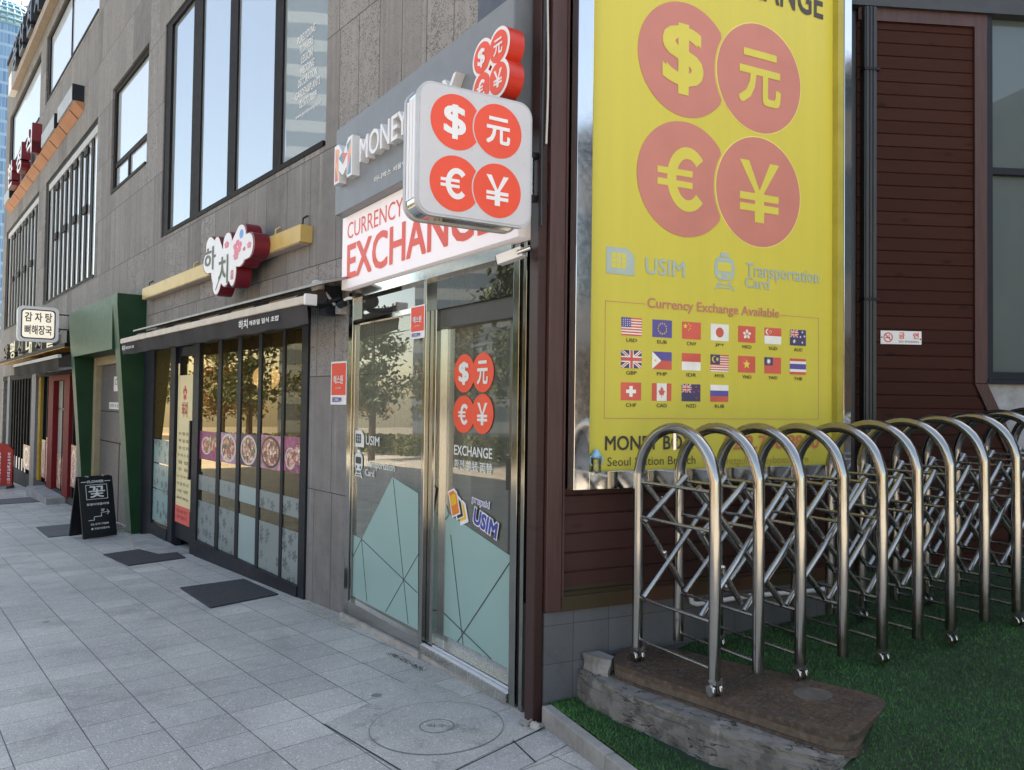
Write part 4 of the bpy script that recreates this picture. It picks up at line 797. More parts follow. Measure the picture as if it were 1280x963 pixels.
# prepaid sim sticker: three leaning cards and tilted lettering
sx, sz = A2.at(571, 630, DO)
def rot_poly(poly, cx, cz, a): return [(cx+(x-cx)*math.cos(a)-(z-cz)*math.sin(a), cz+(x-cx)*math.sin(a)+(z-cz)*math.cos(a)) for x, z in poly]
m_yel = M('sim_card_yellow', (.78, .45, .03), .4); m_org = M('sim_card_orange', (.75, .2, .02), .4)
SC = .72
for i, (dx, w, h, m, mg) in enumerate(((.115, .14, .2, m_white, 0), (.1, .11, .16, m_yel, .0), (.045, .13, .2, m_white, 0), (.055, .1, .165, m_black, 0), (-.02, .15, .235, m_white, 0), (-.02, .12, .205, m_org, 0))):
    dx, w, h = dx*SC, w*SC, h*SC
    card = [(sx+dx-w/2, sz-h/2-dx*.5), (sx+dx+w/2, sz-h/2-dx*.5), (sx+dx+w/2, sz+h/2-.03-dx*.5), (sx+dx+w/2-.03, sz+h/2-dx*.5), (sx+dx-w/2, sz+h/2-dx*.5)]
    kk.part('sim_sticker', MB().prism(rot_poly(card, sx+dx, sz-dx*.5, R(20)), DO+.005+i*.0012, DO+.006+i*.0012), m, dl)
kk.part('chip_print', MB().prism(rot_poly(rrect(sx-.05, sx+.02, sz-.01, sz+.055, .012), sx-.02, sz, R(20)), DO+.0125, DO+.0132), m_yel, dl)
m_sblue = M('sticker_blue', (.025, .05, .3), .4)
a = A2.at(590, 645, DO); b = A2.at(614, 630, DO)
def sticker_text(t, x0, x1, z0, z1, ang, bold, o):
    mb = text_mb(t, x0, x1, z0, z1, o, bold+.06, .0012, rot=ang); kk.part('sticker_edge', mb, m_white, dl); mb = text_mb(t, x0+.008, x1-.008, z0+.008, z1-.008, o+.0016, bold, .0012, rot=ang); kk.part('lettering', mb, m_sblue, dl)
c1 = A2.at(602, 629, DO); sticker_text('prepaid', c1[0]-.1, c1[0]+.1, c1[1]-.028, c1[1]+.03, R(-6), .0, DO+.005)
c1 = A2.at(608.5, 654, DO); sticker_text('USIM', c1[0]-.14, c1[0]+.14, c1[1]-.055, c1[1]+.055, R(-14), .045, DO+.009)
kk.part('gap_shade', MB().box(.014, .05, -.3, -.08, -.1, 2.9), m_dark)  # near-black box paints the shade in the gap beside the corner post
# inside the exchange booth
m_kwall = M('booth_wall', (.62, .62, .54), .8, var=.08, vs=1.5)
rm = MB(); rm.quad((KX0, -1.7, -.3), (.0, -1.7, -.3), (.0, -1.7, 2.6), (KX0, -1.7, 2.6)); rm.quad((KX0, -.2, -.3), (KX0, -1.7, -.3), (KX0, -1.7, 2.6), (KX0, -.2, 2.6)); rm.quad((.02, -.2, -.3), (.02, -1.7, -.3), (.02, -1.7, 2.6), (.02, -.2, 2.6)); rm.quad((KX0, -.1, 2.5), (.0, -.1, 2.5), (.0, -1.7, 2.5), (KX0, -1.7, 2.5))
kk.part('booth_wall', rm, m_kwall); kk.part('booth_floor', MB().quad((KX0, -.1, -.1), (0, -.1, -.1), (0, -1.7, -.1), (KX0, -1.7, -.1)), m_plain)
kk.part('counter', MB().box(-2.3, -.6, -1.2, -.75, -.09, .78).box(-2.34, -.56, -1.24, -.7, .78, .83), M('cream_counter', (.55, .5, .42), .5), bevel=.004)
kk.part('till_screen', MB().box(-1.0, -.7, -1.0, -.96, .95, 1.2).box(-.87, -.83, -1.0, -.97, .832, .95), m_black)
po = kk.part('poster', MB().box(-2.0, -1.2, -.7, -.69, .88, 1.75), M('pale_blue_poster', (.3, .42, .46), .5)); kk.part('poster_panel', MB().box(-1.98, -1.22, -.689, -.685, .88, 1.15), M('blue_poster', (.02, .12, .22), .5), po)
kk.text('PREPAID SIM CARD', (-1.95, 1.63), (-1.25, 1.71), m_text_dark, o=-.688, under=po)
for i in range(7): kk.text('3 Days  4 GB   30,000', (-1.9, 1.52-i*.05), (-1.35, 1.545-i*.05), m_text_dark, o=-.688, under=po)
kk.part('notice', MB().box(-2.28, -2.08, -.08, -.075, 1.55, 2.0), M('blue_notice', (.03, .1, .3), .5))
sc_ = kk.part('rate_screen', MB().box(-.42, -.05, -.62, -.58, 1.45, 1.78), M('dark_screen', (.01, .035, .05), .3)); kk.text('Currency', (-.39, 1.62), (-.08, 1.71), m_pw, o=-.579, under=sc_)

# fascia sign and lit banner
fa = Thing('fascia_sign', 'grey fascia box sign with raised white letters and red coin discs', 'sign', A2, (-1.2, .1, 3.3))
fa.part('box', MB().box(-2.42, .045, -.02, .13, 2.95, 3.62), M('grey_sign_metal', (.19, .205, .225), .45, .2, .05), bevel=.004)
fa.part('side_panel', MB().box(.046, .06, -.2, .13, 2.95, 4.6), M('slate_side_panel', (.13, .145, .17), .5))
fo2 = .19
def apx(x, y): return A2.at(x, y, fo2)
a = apx(449, 203.5); t = apx(449, 174); b = apx(504, 176)
wl = (b[0]-a[0])
fa.part('letter', text_mb('MONEY', a[0], a[0]+wl*1.07, a[1], t[1], .13, .012, fo2-.13), m_white)
bx = apx(540, 150); cx_ = apx(580, 110)
fa.part('letter', text_mb('BOX', a[0]+wl*1.25, a[0]+wl*1.95, a[1], t[1], .13, .012, fo2-.13), m_white)
tpx(fa, '머니박스 서울역지점', 468, 520, 222, 229, m_text_white, .1305)
a = apx(417.5, 232); b = apx(440, 171); mx0, mx1 = a[0], apx(440, 200)[0]; mz0 = apx(417.5, 232)[1]; mz1 = apx(417.5, 185)[1]
w_, h_2 = mx1-mx0, mz1-mz0
Mo = [(0, 0), (.28, 0), (.28, .3), (.5, .12), (.72, .3), (.72, 0), (1, 0), (1, 1), (.78, 1), (.5, .66), (.22, 1), (0, 1)]
lg_ = fa.part('logo_block', MB().prism([(mx0+w_*x, mz0+h_2*z) for x, z in Mo], .13, fo2), m_white)
m_l = [M('logo_'+n, c, .4, var=.04) for n, c in (('peach', (.78, .36, .2)), ('coral', (.62, .16, .13)), ('teal', (.05, .28, .4)), ('salmon', (.7, .28, .2)))]
lm = MB()
for tri, k in (([(.06, .06), (.24, .06), (.06, .5)], 1), ([(.06, .5), (.24, .06), (.24, .6)], 0), ([(.06, .5), (.24, .62), (.06, .92)], 3), ([(.06, .92), (.24, .62), (.3, .84)], 0), ([(.26, .62), (.5, .4), (.44, .72)], 2), ([(.44, .72), (.5, .4), (.74, .62)], 1), ([(.76, .06), (.94, .06), (.94, .5)], 2), ([(.76, .06), (.94, .5), (.76, .6)], 3), ([(.76, .6), (.94, .5), (.94, .92)], 0), ([(.7, .84), (.76, .62), (.94, .92)], 2)):
    lm.prism([(mx0+w_*x, mz0+h_2*z) for x, z in tri], fo2+.0005, fo2+.0015, k)
fa.part('logo_print', lm, m_l, lg_)
def coins(T, fr, cs, o, m_disc, m_glyph, d=.0015, gk_=.52, bold=.03, under=None, m_rim=None, rim=.06):
    # cs: four (cx,cz,r) in the order dollar, yuan, euro, yen; the right-hand discs bite into the left-hand ones
    for i, g in enumerate('$元€¥'):
        cx, cz, r = cs[i]
        if i % 2 == 0:
            c2 = cs[i+1]; pol = clipped_disc((cx, cz), r, (c2[0], c2[1]), c2[2]*(1+rim))
        else: pol = [(cx+r*math.cos(2*math.pi*k/72), cz+r*math.sin(2*math.pi*k/72)) for k in range(72)]
        T.part('coin_disc', MB().prism(pol, o, o+d), m_disc, under)
        hw = {'$': .44, '元': .5, '€': .5, '¥': .46}[g]; hh = {'$': .62, '元': .5, '€': .5, '¥': .52}[g]; gx = cx-(.06*r if i % 2 == 0 else 0)
        if g in '€¥': T.part('lettering', glyph_mb(g, gx, cz, r, o+d+.0003, .0012), m_glyph, under)
        else: T.text(g, (gx-hw*r, cz-hh*r), (gx+hw*r, cz+hh*r), m_glyph, o=o+d+.0005, bold=bold, under=under, depth=.0015)
fc = .22
cs_ = []
for x, y in ((602.5, 73.5), (622, 61), (605, 108), (622.5, 98)): cs_.append((*A2.at(x, y, fc), .085))
lo = MB()
xm = sum(c[0] for c in cs_)/4; zm = sum(c[1] for c in cs_)/4
cs_ = [(xm-.078, zm+.082, .083), (xm+.078, zm+.082, .083), (xm-.078, zm-.082, .083), (xm+.078, zm-.082, .083)]
for c in cs_: lo.disc(c[0], c[1], .102, .102, .13, fc-.002, 0, 40)
cb_ = fa.part('coin_block', lo, m_redside); lw_ = MB()
for i, c in enumerate(cs_): lw_.disc(c[0], c[1], .1, .1, fc-.002+i*.0003, fc+i*.0003, 0, 40)
fa.part('coin_rim', lw_, m_white, cb_); coins(fa, A2, [(c[0], c[1], .082) for c in cs_], fc+.0014, m_ored, m_white, under=cb_)
bnr = Thing('banner_sign', 'white lit sign panel with red lettering above the exchange glass', 'sign', A2, (-1.2, .05, 2.65))
m_lit = emit('lit_white_panel', (.6, .6, .68), .1)
bnr.part('panel', MB().box(-2.455, .0, -.05, .05, 2.38, 2.945), m_lit)
m_rsign = M('sign_letter_red', (.78, .09, .06), .4, var=.03)
tpx(bnr, 'CURRENCY', 434.4, 503.5, 280, 300, m_rsign, .051, bold=.0); tpx(bnr, 'EXCHANGE', 433.7, 617, 307, 350, m_rsign, .051, bold=.025)
# projecting sign box
a = PS.at(525, 105); SX0, SX1, SZ0, SZ1 = -.69, -.085, 2.375, 2.99
ps = Thing('projecting_sign', 'white rounded box sign with four red coin discs and polished steel sides', 'sign', PS, (SX1, 0, 2.66))
ps.part('body', MB().prism(rrect(SX0, SX1, SZ0, SZ1, .07, 8), -.17, -.004, smooth=True), m_chrome); ps.part('trim', MB().prism(rrect(SX0-.006, SX1+.006, SZ0-.006, SZ1+.006, .075, 8), -.03, -.003).prism(rrect(SX0-.006, SX1+.006, SZ0-.006, SZ1+.006, .075, 8), -.17, -.14), M('sign_trim', (.42, .43, .45), .4, .2))
sp2 = MB()
for k in range(3): sp2.box(SX0-.0045, SX0-.0005, -.135+.036*k, -.105+.036*k, SZ0+.075, SZ1-.07)
ps.part('side_panel', sp2, m_white)  # side ribs, white to paint the bright sky mirrored in the polished steel
ps.part('face', MB().prism(rrect(SX0+.006, SX1-.006, SZ0+.006, SZ1-.006, .066, 8), -.003, .0), M('white_sign_face', (.5, .5, .53), .3, var=.03))
def pdisc(fr, x0, x1, y0, y1, o=0):
    a = fr.at(x0, (y0+y1)/2, o); b = fr.at(x1, (y0+y1)/2, o); t = fr.at((x0+x1)/2, y0, o); q = fr.at((x0+x1)/2, y1, o); return ((a[0]+b[0])/2, (t[1]+q[1])/2, (b[0]-a[0])/2)
yu = pdisc(PS, 593, 652, 129, 200); ye = pdisc(PS, 590.5, 650.5, 203.7, 273.7); r_ = (yu[2]+ye[2])/2; dz = (yu[1]-ye[1])
dlx = PS.at(538.8, 152)[0]+r_; eux = PS.at(536, 229)[0]+r_
xl = (dlx+eux)/2; xr = (yu[0]+ye[0])/2
coins(ps, PS, [(xl, yu[1], r_), (xr, yu[1], r_), (xl, ye[1], r_), (xr, ye[1], r_)], .0005, m_ored, m_white, bold=.03)
br = MB()
for z in (2.77, 2.55): ps.part('bracket', MB().box(SX1, .03, -.1, -.06, z-.014, z+.014).box(.03, .04, -.13, -.03, z-.035, z+.035), m_black); ps.part('tie_rod', MB().tube([(SX1+.05, -.08, 2.54), (SX1+.05, -.08, 2.78)], .016, 12), m_brush)
# guard stickers, cameras, cables
def sec_sign(label, T_fr, x0, x1, z0, z1, o):
    t = Thing('security_sign', label, 'sign', T_fr, ((x0+x1)/2, o, z0), group='red security signs')
    t.part('plate', MB().box(x0, x1, o, o+.003, z0, z1), m_white); h = z1-z0; w = x1-x0
    t.part('red_field', MB().box(x0+w*.05, x1-w*.05, o+.0032, o+.004, z0+h*.22, z1-h*.04), m_red)
    t.text('에스원', (x0+w*.2, z0+h*.48), (x1-w*.2, z0+h*.68), m_white, o=o+.0042, bold=.03); t.text('S1보안', (x0+w*.32, z0+h*.36), (x1-w*.32, z0+h*.41), m_white, o=o+.0042)
    t.text('SECOM', (x0+w*.12, z0+h*.06), (x1-w*.3, z0+h*.17), m_sblue, o=o+.0042, bold=.03)
a = A2.at(513.3, 419, .005); b = A2.at(531.5, 388, .005); sec_sign('red security plate high on the left glass pane of the exchange', A2, a[0], b[0], a[1]-.03, b[1]+.04, .004)
a = FA.at(413.5, 500.5, .003); b = FA.at(436, 459, .003); sec_sign('red security plate on the grey stone pier left of the exchange', FA, a[0], b[0]-.03, a[1]-.035, b[1]+.05, .002)
c1 = A2.at(428, 380, .05)
cv = Thing('security_camera', 'black bullet camera at the top left corner of the exchange front', 'camera', A2, (c1[0]+.1, .0, c1[1]))
cv.part('body', MB().lathe([(0, -.06), (.028, -.06), (.03, .05), (.034, .055), (.034, .09), (.02, .085), (0, .08)], (c1[0], .12, c1[1]), 18, axis='y'), m_black) if 0 else cv.part('body', MB().tube([(c1[0]+.025, .045, c1[1]+.004), (c1[0]-.03, .06, c1[1]-.008)], .03, 18), m_black)
cv.part('arm', MB().tube([(c1[0]+.02, .04, c1[1]+.03), (c1[0]+.06, .025, c1[1]+.04), (c1[0]+.08, .0, c1[1]+.04)], .012, 10), m_white)
c2 = A2.at(635, 320, .12)
cv = Thing('security_camera', 'white box camera on a steel swivel at the top right corner of the exchange front', 'camera', A2, (c2[0], .0, c2[1]))
dv = Vector((-.75, .5, -.28)).normalized()
cb2 = cv.part('body', MB().box(-.075, .075, -.03, .03, -.026, .026), m_white, bevel=.005)
cb2.location = (0, -.1, 0); 
for v in cb2.data.vertices: v.co += Vector((cv.off[0], cv.off[1], cv.off[2]))
cb2.rotation_euler = (0, R(-14), R(28))
ln_ = cv.part('lens', MB().box(-.079, -.0755, -.026, .026, -.022, .022), m_black)
for v in ln_.data.vertices: v.co += Vector((cv.off[0], cv.off[1], cv.off[2]))
ln_.location = (0, -.1, 0); ln_.rotation_euler = (0, R(-14), R(28))
cv.part('swivel', MB().lathe([(0, .0), (.035, .0), (.035, .02), (.022, .035), (.018, .06), (0, .06)], (c2[0]+.12, .0, c2[1]+.03), 20, axis='y').tube([(c2[0]+.12, .06, c2[1]+.03), (c2[0]+.06, .1, c2[1]+.01)], .014, 10), m_chrome)
single('cable', 'pale cable running up the maroon corner post beside the round box sign', 'cable', B1, (-.05, .012, 3), MB().tube([(-.048+.006*math.sin(k*.6), .014, 2.82+k*.12) for k in range(16)], .006, 8), M('pale_cable', (.42, .42, .4), .5))
single('cable', 'thin black cable hanging by the bracket of the round box sign', 'cable', B1, (-.068, .012, 3), MB().tube([(-.069-.004*math.sin(k*.5), .014, 2.4+k*.12) for k in range(19)], .007, 8), m_black)
# ------------------------------------------------------------------ timber wall with the yellow sign
WC1, WC2 = (.033, .0125, .011), (.068, .027, .0235)
PIT = .0977
m_w1 = mat_wood('maroon_boards', WC1, WC2, PIT, -.0165, .62-.05, .5)
m_trim = M('maroon_trim', (.056, .022, .019), .5, var=.28, vs=4, streak=(14, 14, .7), bmp=.15, bs=40)
def boards(x0, x1, z0, z1, pitch, zref, o=0., gap=.008, right=None):    # bevel-edged cladding as one sheet; right(z) gives a slanted end
    mb = MB(); k0 = math.floor((z0-zref)/pitch)
    z = zref+k0*pitch
    while z < z1-1e-6:
        a, b = max(z, z0), min(z+pitch, z1)
        if b-a > .01:
            r0 = right(a) if right else x1; r1 = right(b) if right else x1
            jit = .0015*rnd.random()
            mb.quad((x0, o+jit, a+gap/2), (r0, o+jit, a+gap/2), (r1, o+jit, b-gap), (x0, o+jit, b-gap))
            mb.quad((x0, o+jit, b-gap), (r1, o+jit, b-gap), (r1, o-.008, b-gap*.3), (x0, o-.008, b-gap*.3)); mb.quad((x0, o-.008, b-gap*.3), (r1, o-.008, b-gap*.3), (r1, o-.008, b+gap/2), (x0, o-.008, b+gap/2)); mb.quad((x0, o-.008, a), (r0, o-.008, a), (r0, o+jit, a+gap/2), (x0, o+jit, a+gap/2))
        z += pitch
    return mb
tw = Thing('timber_wall', 'dark maroon boarded corner wall on a grey tiled base behind the yellow sign', 'wall', B1, (1, 0, .0))
tw.part('cladding', boards(.055, 2.13, .5, 6.0, PIT, .4515), m_w1)
tw.part('corner_trim', MB().box(-.022, .066, -.06, .02, .455, 6.0), m_trim, bevel=.003); tw.part('edge_strip', MB().box(.0665, .077, -.02, .024, .52, 6.0), m_trim)
tw.part('corner_trim', MB().box(-.022, .04, -.02, .0235, .44, .78), m_trim) if 0 else None
tb = MB(); tb.add([(.0665, -.018, .452), (2.13, -.018, .452), (2.13, -.018, .525), (.07, -.018, .525), (.0665, .0, .452), (2.13, .0, .452), (2.13, 0, .525), (.07, 0, .525)], [(0, 1, 2, 3), (2, 3, 7, 6), (0, 1, 5, 4)])
m_moss = mat_wood('mossy_trim', (.06, .026, .014), (.11, .05, .03), .09, .45, .53, .55); tw.part('bottom_trim', tb, m_moss)
tw.part('tile_base', MB().box(-.02, 2.13, -.25, .003, -.3, .45), mat_tiles('grey_base_tiles', (.105, .108, .115), .213, .192, (.04, .04, .042), .45, .002, 0.))
tw.part('shade_core', MB().box(-.0, 2.13, -1.1, -.015, .3, 13.0).box(.02, 2.13, -1.1, -.26, -.3, .3), m_black)  # wall backing, carried up unseen to keep the sun off the turf
tw.part('corner_post', MB().box(-.075, -.026, -.1, -.005, -.1, 6.0), mat_wood('post_wood', (.026, .0105, .0095), (.056, .023, .02), 9, 0, None, .45), bevel=.004)

rub = MB()
for i in range(9):
    x, o, s_ = -.14+rnd.random()*.09, -.01+rnd.random()*.07, .012+rnd.random()*.022
    P = [Vector((rnd.uniform(-1, 1), rnd.uniform(-1, 1), rnd.uniform(-.6, .6))).normalized()*s_ for _ in range(10)]
    bm = bmesh.new(); [bm.verts.new(p) for p in P]; bmesh.ops.convex_hull(bm, input=bm.verts); bm.verts.index_update()
    vs_ = [(v.co.x+x, v.co.y-o, v.co.z+B1.gz(x)+s_*.5) for v in bm.verts]; rub.add(vs_, [[v.index for v in f.verts] for f in bm.faces]); bm.free()
single('rubble', 'broken mortar crumbs at the foot of the maroon corner post', 'rubble', B1, (-.1, .03, B1.gz(-.1)), rub, mat_concrete('mortar', (.4, .37, .33), False), kind='stuff')

# big yellow light-box sign: mirror steel frame, recessed yellow face
yo = .1
ys = Thing('exchange_sign', 'tall faded yellow currency sign in a mirror steel frame on the maroon boards', 'sign', B1, (1, yo, 1.1))
def yp(x, y, o=yo-.008): return B1.at(x, y, o)
X0, X1 = .085, 2.03; FX0, FX1 = yp(738.5, 320)[0], yp(1054, 320)[0]; ZB0, ZB1 = B1.at(725, 613, yo)[1], B1.at(738, 590, yo)[1]; ZT1 = 4.4
f = MB(); f.box(X0, FX0, .0, yo, ZB0, ZT1).box(FX1, X1, .0, yo, ZB0, ZT1).box(FX0, FX1, .0, yo, ZB0, ZB1).box(FX0, FX1, 0, yo, ZT1-.06, ZT1)
ys.part('frame', f, mat_steel('mirror_steel', (.56, .57, .585), .07, .12), bevel=.002)
def mat_yellow():
    m, nt, b = nodes('faded_yellow_film'); v = coords(nt, swap=True); sp = N(nt, 'SeparateXYZ'); nt.links.new(v, sp.inputs[0])
    n1 = noise_t(nt, coords(nt, (7, .25, 1), swap=True), 1.5, 5); n2 = noise_t(nt, v, 40, 4)
    base = mixc(nt, ramp(nt, n1, [(.35, 0), (.7, 1)]), (.56, .487, .072), (.53, .46, .073)); base = mixc(nt, math_n(nt, 'MULTIPLY', n2, .15), base, (.42, .38, .1))
    nt.links.new(base, b.inputs['Base Color']); b.inputs['Roughness'].default_value = .42; b.inputs['Specular IOR Level'].default_value = .35; bump(nt, b, math_n(nt, 'ADD', n1, noise_t(nt, v, 2.2, 3)), .1, .02); return m
m_yface = mat_yellow()
ys.part('face', MB().box(FX0, FX1, .012, yo-.045, ZB1, ZT1-.06), m_yface); YO = yo-.0445
def yp(x, y, o=YO): return B1.at(x, y, o)
ys.part('inner_rim', MB().box(FX1-.052, FX1-.002, YO-.002, yo-.004, ZB1+.002, ZT1-.062), M('yellow_rim_reflection', (.34, .29, .05), .45))  # darker yellow paints the face's reflection in the steel reveal
m_pinkf = M('faded_pink_print', (.49, .175, .138), .5, var=.05); m_ygl = M('yellow_glyph', (.56, .49, .076), .5, var=.03); m_bluef = M('faded_blue_print', (.33, .41, .38), .5, var=.05); m_dk = M('dark_sign_print', (.045, .035, .03), .5)
def yd(x0, x1, y0, y1): return pdisc(B1, x0, x1, y0, y1, YO)
d_yu = yd(897.5, 1001.6, 30.6, 167); d_ye = yd(893.3, 998.3, 173.4, 307); rr_ = (d_yu[2]+d_ye[2])/2
dlx = yp(798, 75)[0]+rr_; elx = yp(794.7, 225)[0]+rr_; lx_ = (dlx+elx)/2; rx_ = (d_yu[0]+d_ye[0])/2
lz0 = (yp(852, 4.8)[1]+yp(868, 147)[1])/2; lz1 = (yp(848, 153.5)[1]+yp(864, 295)[1])/2
rim_ = MB(); cset = [(lx_, lz0, rr_), (rx_, d_yu[1], rr_), (lx_, lz1, rr_), (rx_, d_ye[1], rr_)]
m_rimy = M('pale_yellow_rim', (.66, .56, .16), .5)
for i, c in enumerate(cset):
    if i % 2: rim_.ring(c[0], c[1], c[2], c[2]*1.02, YO, YO+.001, 0, 64)
ys.part('coin_rim', rim_, m_rimy); coins(ys, B1, cset, YO+.0005, m_pinkf, m_ygl, bold=.03, rim=.055)
a = yp(1028.5, 25.5); ys.text('EXCHANGE', (a[0]-.94, a[1]), (a[0], a[1]+.19), m_dk, o=YO+.0005, bold=.02)
a = yp(757.5, 341.5); b = yp(793, 312); sim_icon(ys, a[0], b[0], a[1], b[1], YO+.0005, m_bluef, m_ygl)
a = yp(806.4, 342.5); b = yp(855.6, 342); t = yp(806.4, 321.5); ys.text('USIM', (a[0], a[1]), (b[0], t[1]), m_bluef, o=YO+.0005, bold=.015)
a = yp(892.9, 361.5); b = yp(917.8, 318); train_icon(ys, a[0], b[0], a[1], b[1], YO+.0005, m_bluef, m_ygl)
a = yp(932, 347.5); b = yp(1023.5, 347); t = yp(932, 328); ys.text('Transportation', (a[0], a[1]-.012), (b[0], t[1]), m_bluef, o=YO+.0005, bold=.01)
a = yp(931, 359.5); b = yp(961, 360); t = yp(931, 345.5); ys.text('Card', (a[0], a[1]), (b[0], t[1]), m_bluef, o=YO+.0005, bold=.01)
bx0, bz1 = yp(756.5, 375.8); bx1, _ = yp(1023.5, 397); _, bz0 = yp(754, 523.4); lw = .0028
tx0, tx1 = yp(809, 385)[0], yp(973.6, 393)[0]
ln = MB(); ln.box(bx0, bx0+lw, YO, YO+.001, bz0, bz1).box(bx1-lw, bx1, YO, YO+.001, bz0, bz1).box(bx0, bx1, YO, YO+.0012, bz0, bz0+lw).box(bx0, tx0-.01, YO, YO+.0012, bz1-lw, bz1).box(tx1+.01, bx1, YO, YO+.0012, bz1-lw, bz1)
ys.part('border_line', ln, m_pinkf); ys.text('Currency Exchange Available', (tx0, bz1-.035), (tx1, bz1+.034), m_pinkf, o=YO+.0005, bold=.015)
# the flags
fc_ = dict(r=M('flag_red', (.58, .1, .07), .5), w=M('flag_white', (.72, .72, .68), .5), b=M('flag_blue', (.1, .08, .28), .5), n=M('flag_navy', (.06, .05, .12), .5), y=M('flag_yellow', (.72, .55, .08), .5))
FK = 'rwbny'
def star(cx, cz, r, n=5, inner=.42): return [(cx+(r if k % 2 == 0 else r*inner)*math.cos(R(90)+math.pi*k/n), cz+(r if k % 2 == 0 else r*inner)*math.sin(R(90)+math.pi*k/n)) for k in range(2*n)]
def flag(code, x, z, w, h):
    mb = MB(); o0 = YO+.0004; st_ = [0]
    def rc(k, x0, x1, z0, z1): st_[0] += 1; mb.box(x+w*x0, x+w*x1, o0, o0+.0004*st_[0], z+h*z0, z+h*z1, FK.index(k))
    def pg(k, p): st_[0] += 1; mb.prism([(x+w*a, z+h*b) for a, b in p], o0, o0+.0004*st_[0], FK.index(k))
    def dc(k, cx, cz, r, n=18): st_[0] += 1; mb.disc(x+w*cx, z+h*cz, r*h, r*h, o0, o0+.0004*st_[0], FK.index(k), n)
    def sr(k, cx, cz, r, n=5): st_[0] += 1; mb.prism([(x+w*cx+(a)*h, z+h*cz+b*h) for a, b in star(0, 0, r, n)], o0, o0+.0004*st_[0], FK.index(k))
    def jack(x0, x1, z0, z1):
        def q(p): return [(x0+(x1-x0)*a, z0+(z1-z0)*b) for a, b in p]
        rc('n', x0, x1, z0, z1)
        for k, t in (('w', .1), ('r', .035)):
            pg(k, q([(0, 0), (t, 0), (1, 1-t), (1, 1), (1-t, 1), (0, t)])); pg(k, q([(0, 1), (0, 1-t), (1-t, 0), (1, 0), (1, t), (t, 1)]))
        for k, t in (('w', .17), ('r', .1)): pg(k, q([(.5-t*.6, 0), (.5+t*.6, 0), (.5+t*.6, 1), (.5-t*.6, 1)])); pg(k, q([(0, .5-t), (1, .5-t), (1, .5+t), (0, .5+t)]))
    if code == 'USD':
        rc('w', 0, 1, 0, 1); [rc('r', 0, 1, i*2/13, (i*2+1)/13) for i in range(7)]; rc('b', 0, .45, 6/13, 1); [dc('w', .07+.1*i, .55+.11*j, .025, 6) for i in range(4) for j in range(4)]
    elif code == 'EUR': rc('b', 0, 1, 0, 1); [sr('y', .5+.22*math.cos(R(30*k)), .5+.3*math.sin(R(30*k)), .06) for k in range(12)]
    elif code == 'CNY': rc('r', 0, 1, 0, 1); sr('y', .17, .74, .17); [sr('y', a, b, .05) for a, b in ((.34, .88), (.42, .77), (.42, .62), (.34, .52))]
    elif code == 'JPY': rc('w', 0, 1, 0, 1); dc('r', .5, .5, .3)
    elif code == 'HKD': 
        rc('r', 0, 1, 0, 1)
        for k in range(5): a = R(90+72*k); pg('w', [(.5+.03*math.cos(a), .5+.04*math.sin(a)), (.5+.2*math.cos(a-.45), .5+.22*math.sin(a-.45)), (.5+.24*math.cos(a), .5+.32*math.sin(a)), (.5+.16*math.cos(a+.5), .5+.2*math.sin(a+.5))])
    elif code == 'SGD': rc('w', 0, 1, 0, .5); rc('r', 0, 1, .5, 1); dc('w', .2, .75, .18); dc('r', .25, .75, .16); [sr('w', .33+.06*math.cos(R(90+72*k)), .75+.09*math.sin(R(90+72*k)), .035) for k in range(5)]
    elif code in ('AUD', 'NZD'):
        rc('n', 0, 1, 0, 1); jack(0, .5, .5, 1); c = 'w' if code == 'AUD' else 'r'
        if code == 'AUD': sr('w', .25, .25, .13, 7)
        [sr(c, a, b, .065, 7 if c == 'w' else 5) for a, b in ((.75, .85), (.63, .55), (.88, .6), (.75, .2))]
    elif code == 'GBP': jack(0, 1, 0, 1)
    elif code == 'PHP': rc('b', 0, 1, .5, 1); rc('r', 0, 1, 0, .5); pg('w', [(0, 0), (.46, .5), (0, 1)]); sr('y', .16, .5, .12, 8)
    elif code == 'IDR': rc('r', 0, 1, .5, 1); rc('w', 0, 1, 0, .5)
    elif code == 'MYR': rc('w', 0, 1, 0, 1); [rc('r', 0, 1, (2*i+1)/14, (2*i+2)/14) for i in range(7)]; rc('n', 0, .5, 6/14, 1); dc('y', .2, .72, .19); dc('n', .245, .72, .165); sr('y', .35, .72, .13, 9)
    elif code == 'VND': rc('r', 0, 1, 0, 1); sr('y', .5, .5, .3)
    elif code == 'TWD': rc('r', 0, 1, 0, 1); rc('n', 0, .5, .5, 1); sr('w', .25, .75, .2, 12)
    elif code == 'THB': rc('r', 0, 1, 0, 1); rc('w', 0, 1, 1/6, 5/6); rc('b', 0, 1, 1/3, 2/3)
    elif code == 'CHF': rc('r', 0, 1, 0, 1); rc('w', .42, .58, .2, .8); rc('w', .26, .74, .4, .6)
    elif code == 'CAD': rc('r', 0, 1, 0, 1); rc('w', .25, .75, 0, 1); pg('r', [(.49, .18), (.51, .18), (.515, .34), (.62, .32), (.6, .4), (.68, .56), (.62, .56), (.62, .64), (.56, .58), (.57, .74), (.54, .7), (.5, .84), (.46, .7), (.43, .74), (.44, .58), (.38, .64), (.38, .56), (.32, .56), (.4, .4), (.38, .32), (.485, .34)])
    elif code == 'RUB': rc('r', 0, 1, 0, 1/3); rc('b', 0, 1, 1/3, 2/3); rc('w', 0, 1, 2/3, 1)
    fl_ = ys.part('flag', mb, [fc_[k] for k in FK]); ys.text(code, (x+w*.24, z-h*.36), (x+w*.76, z-h*.16), m_dk, o=YO+.0004, bold=.01, under=fl_)
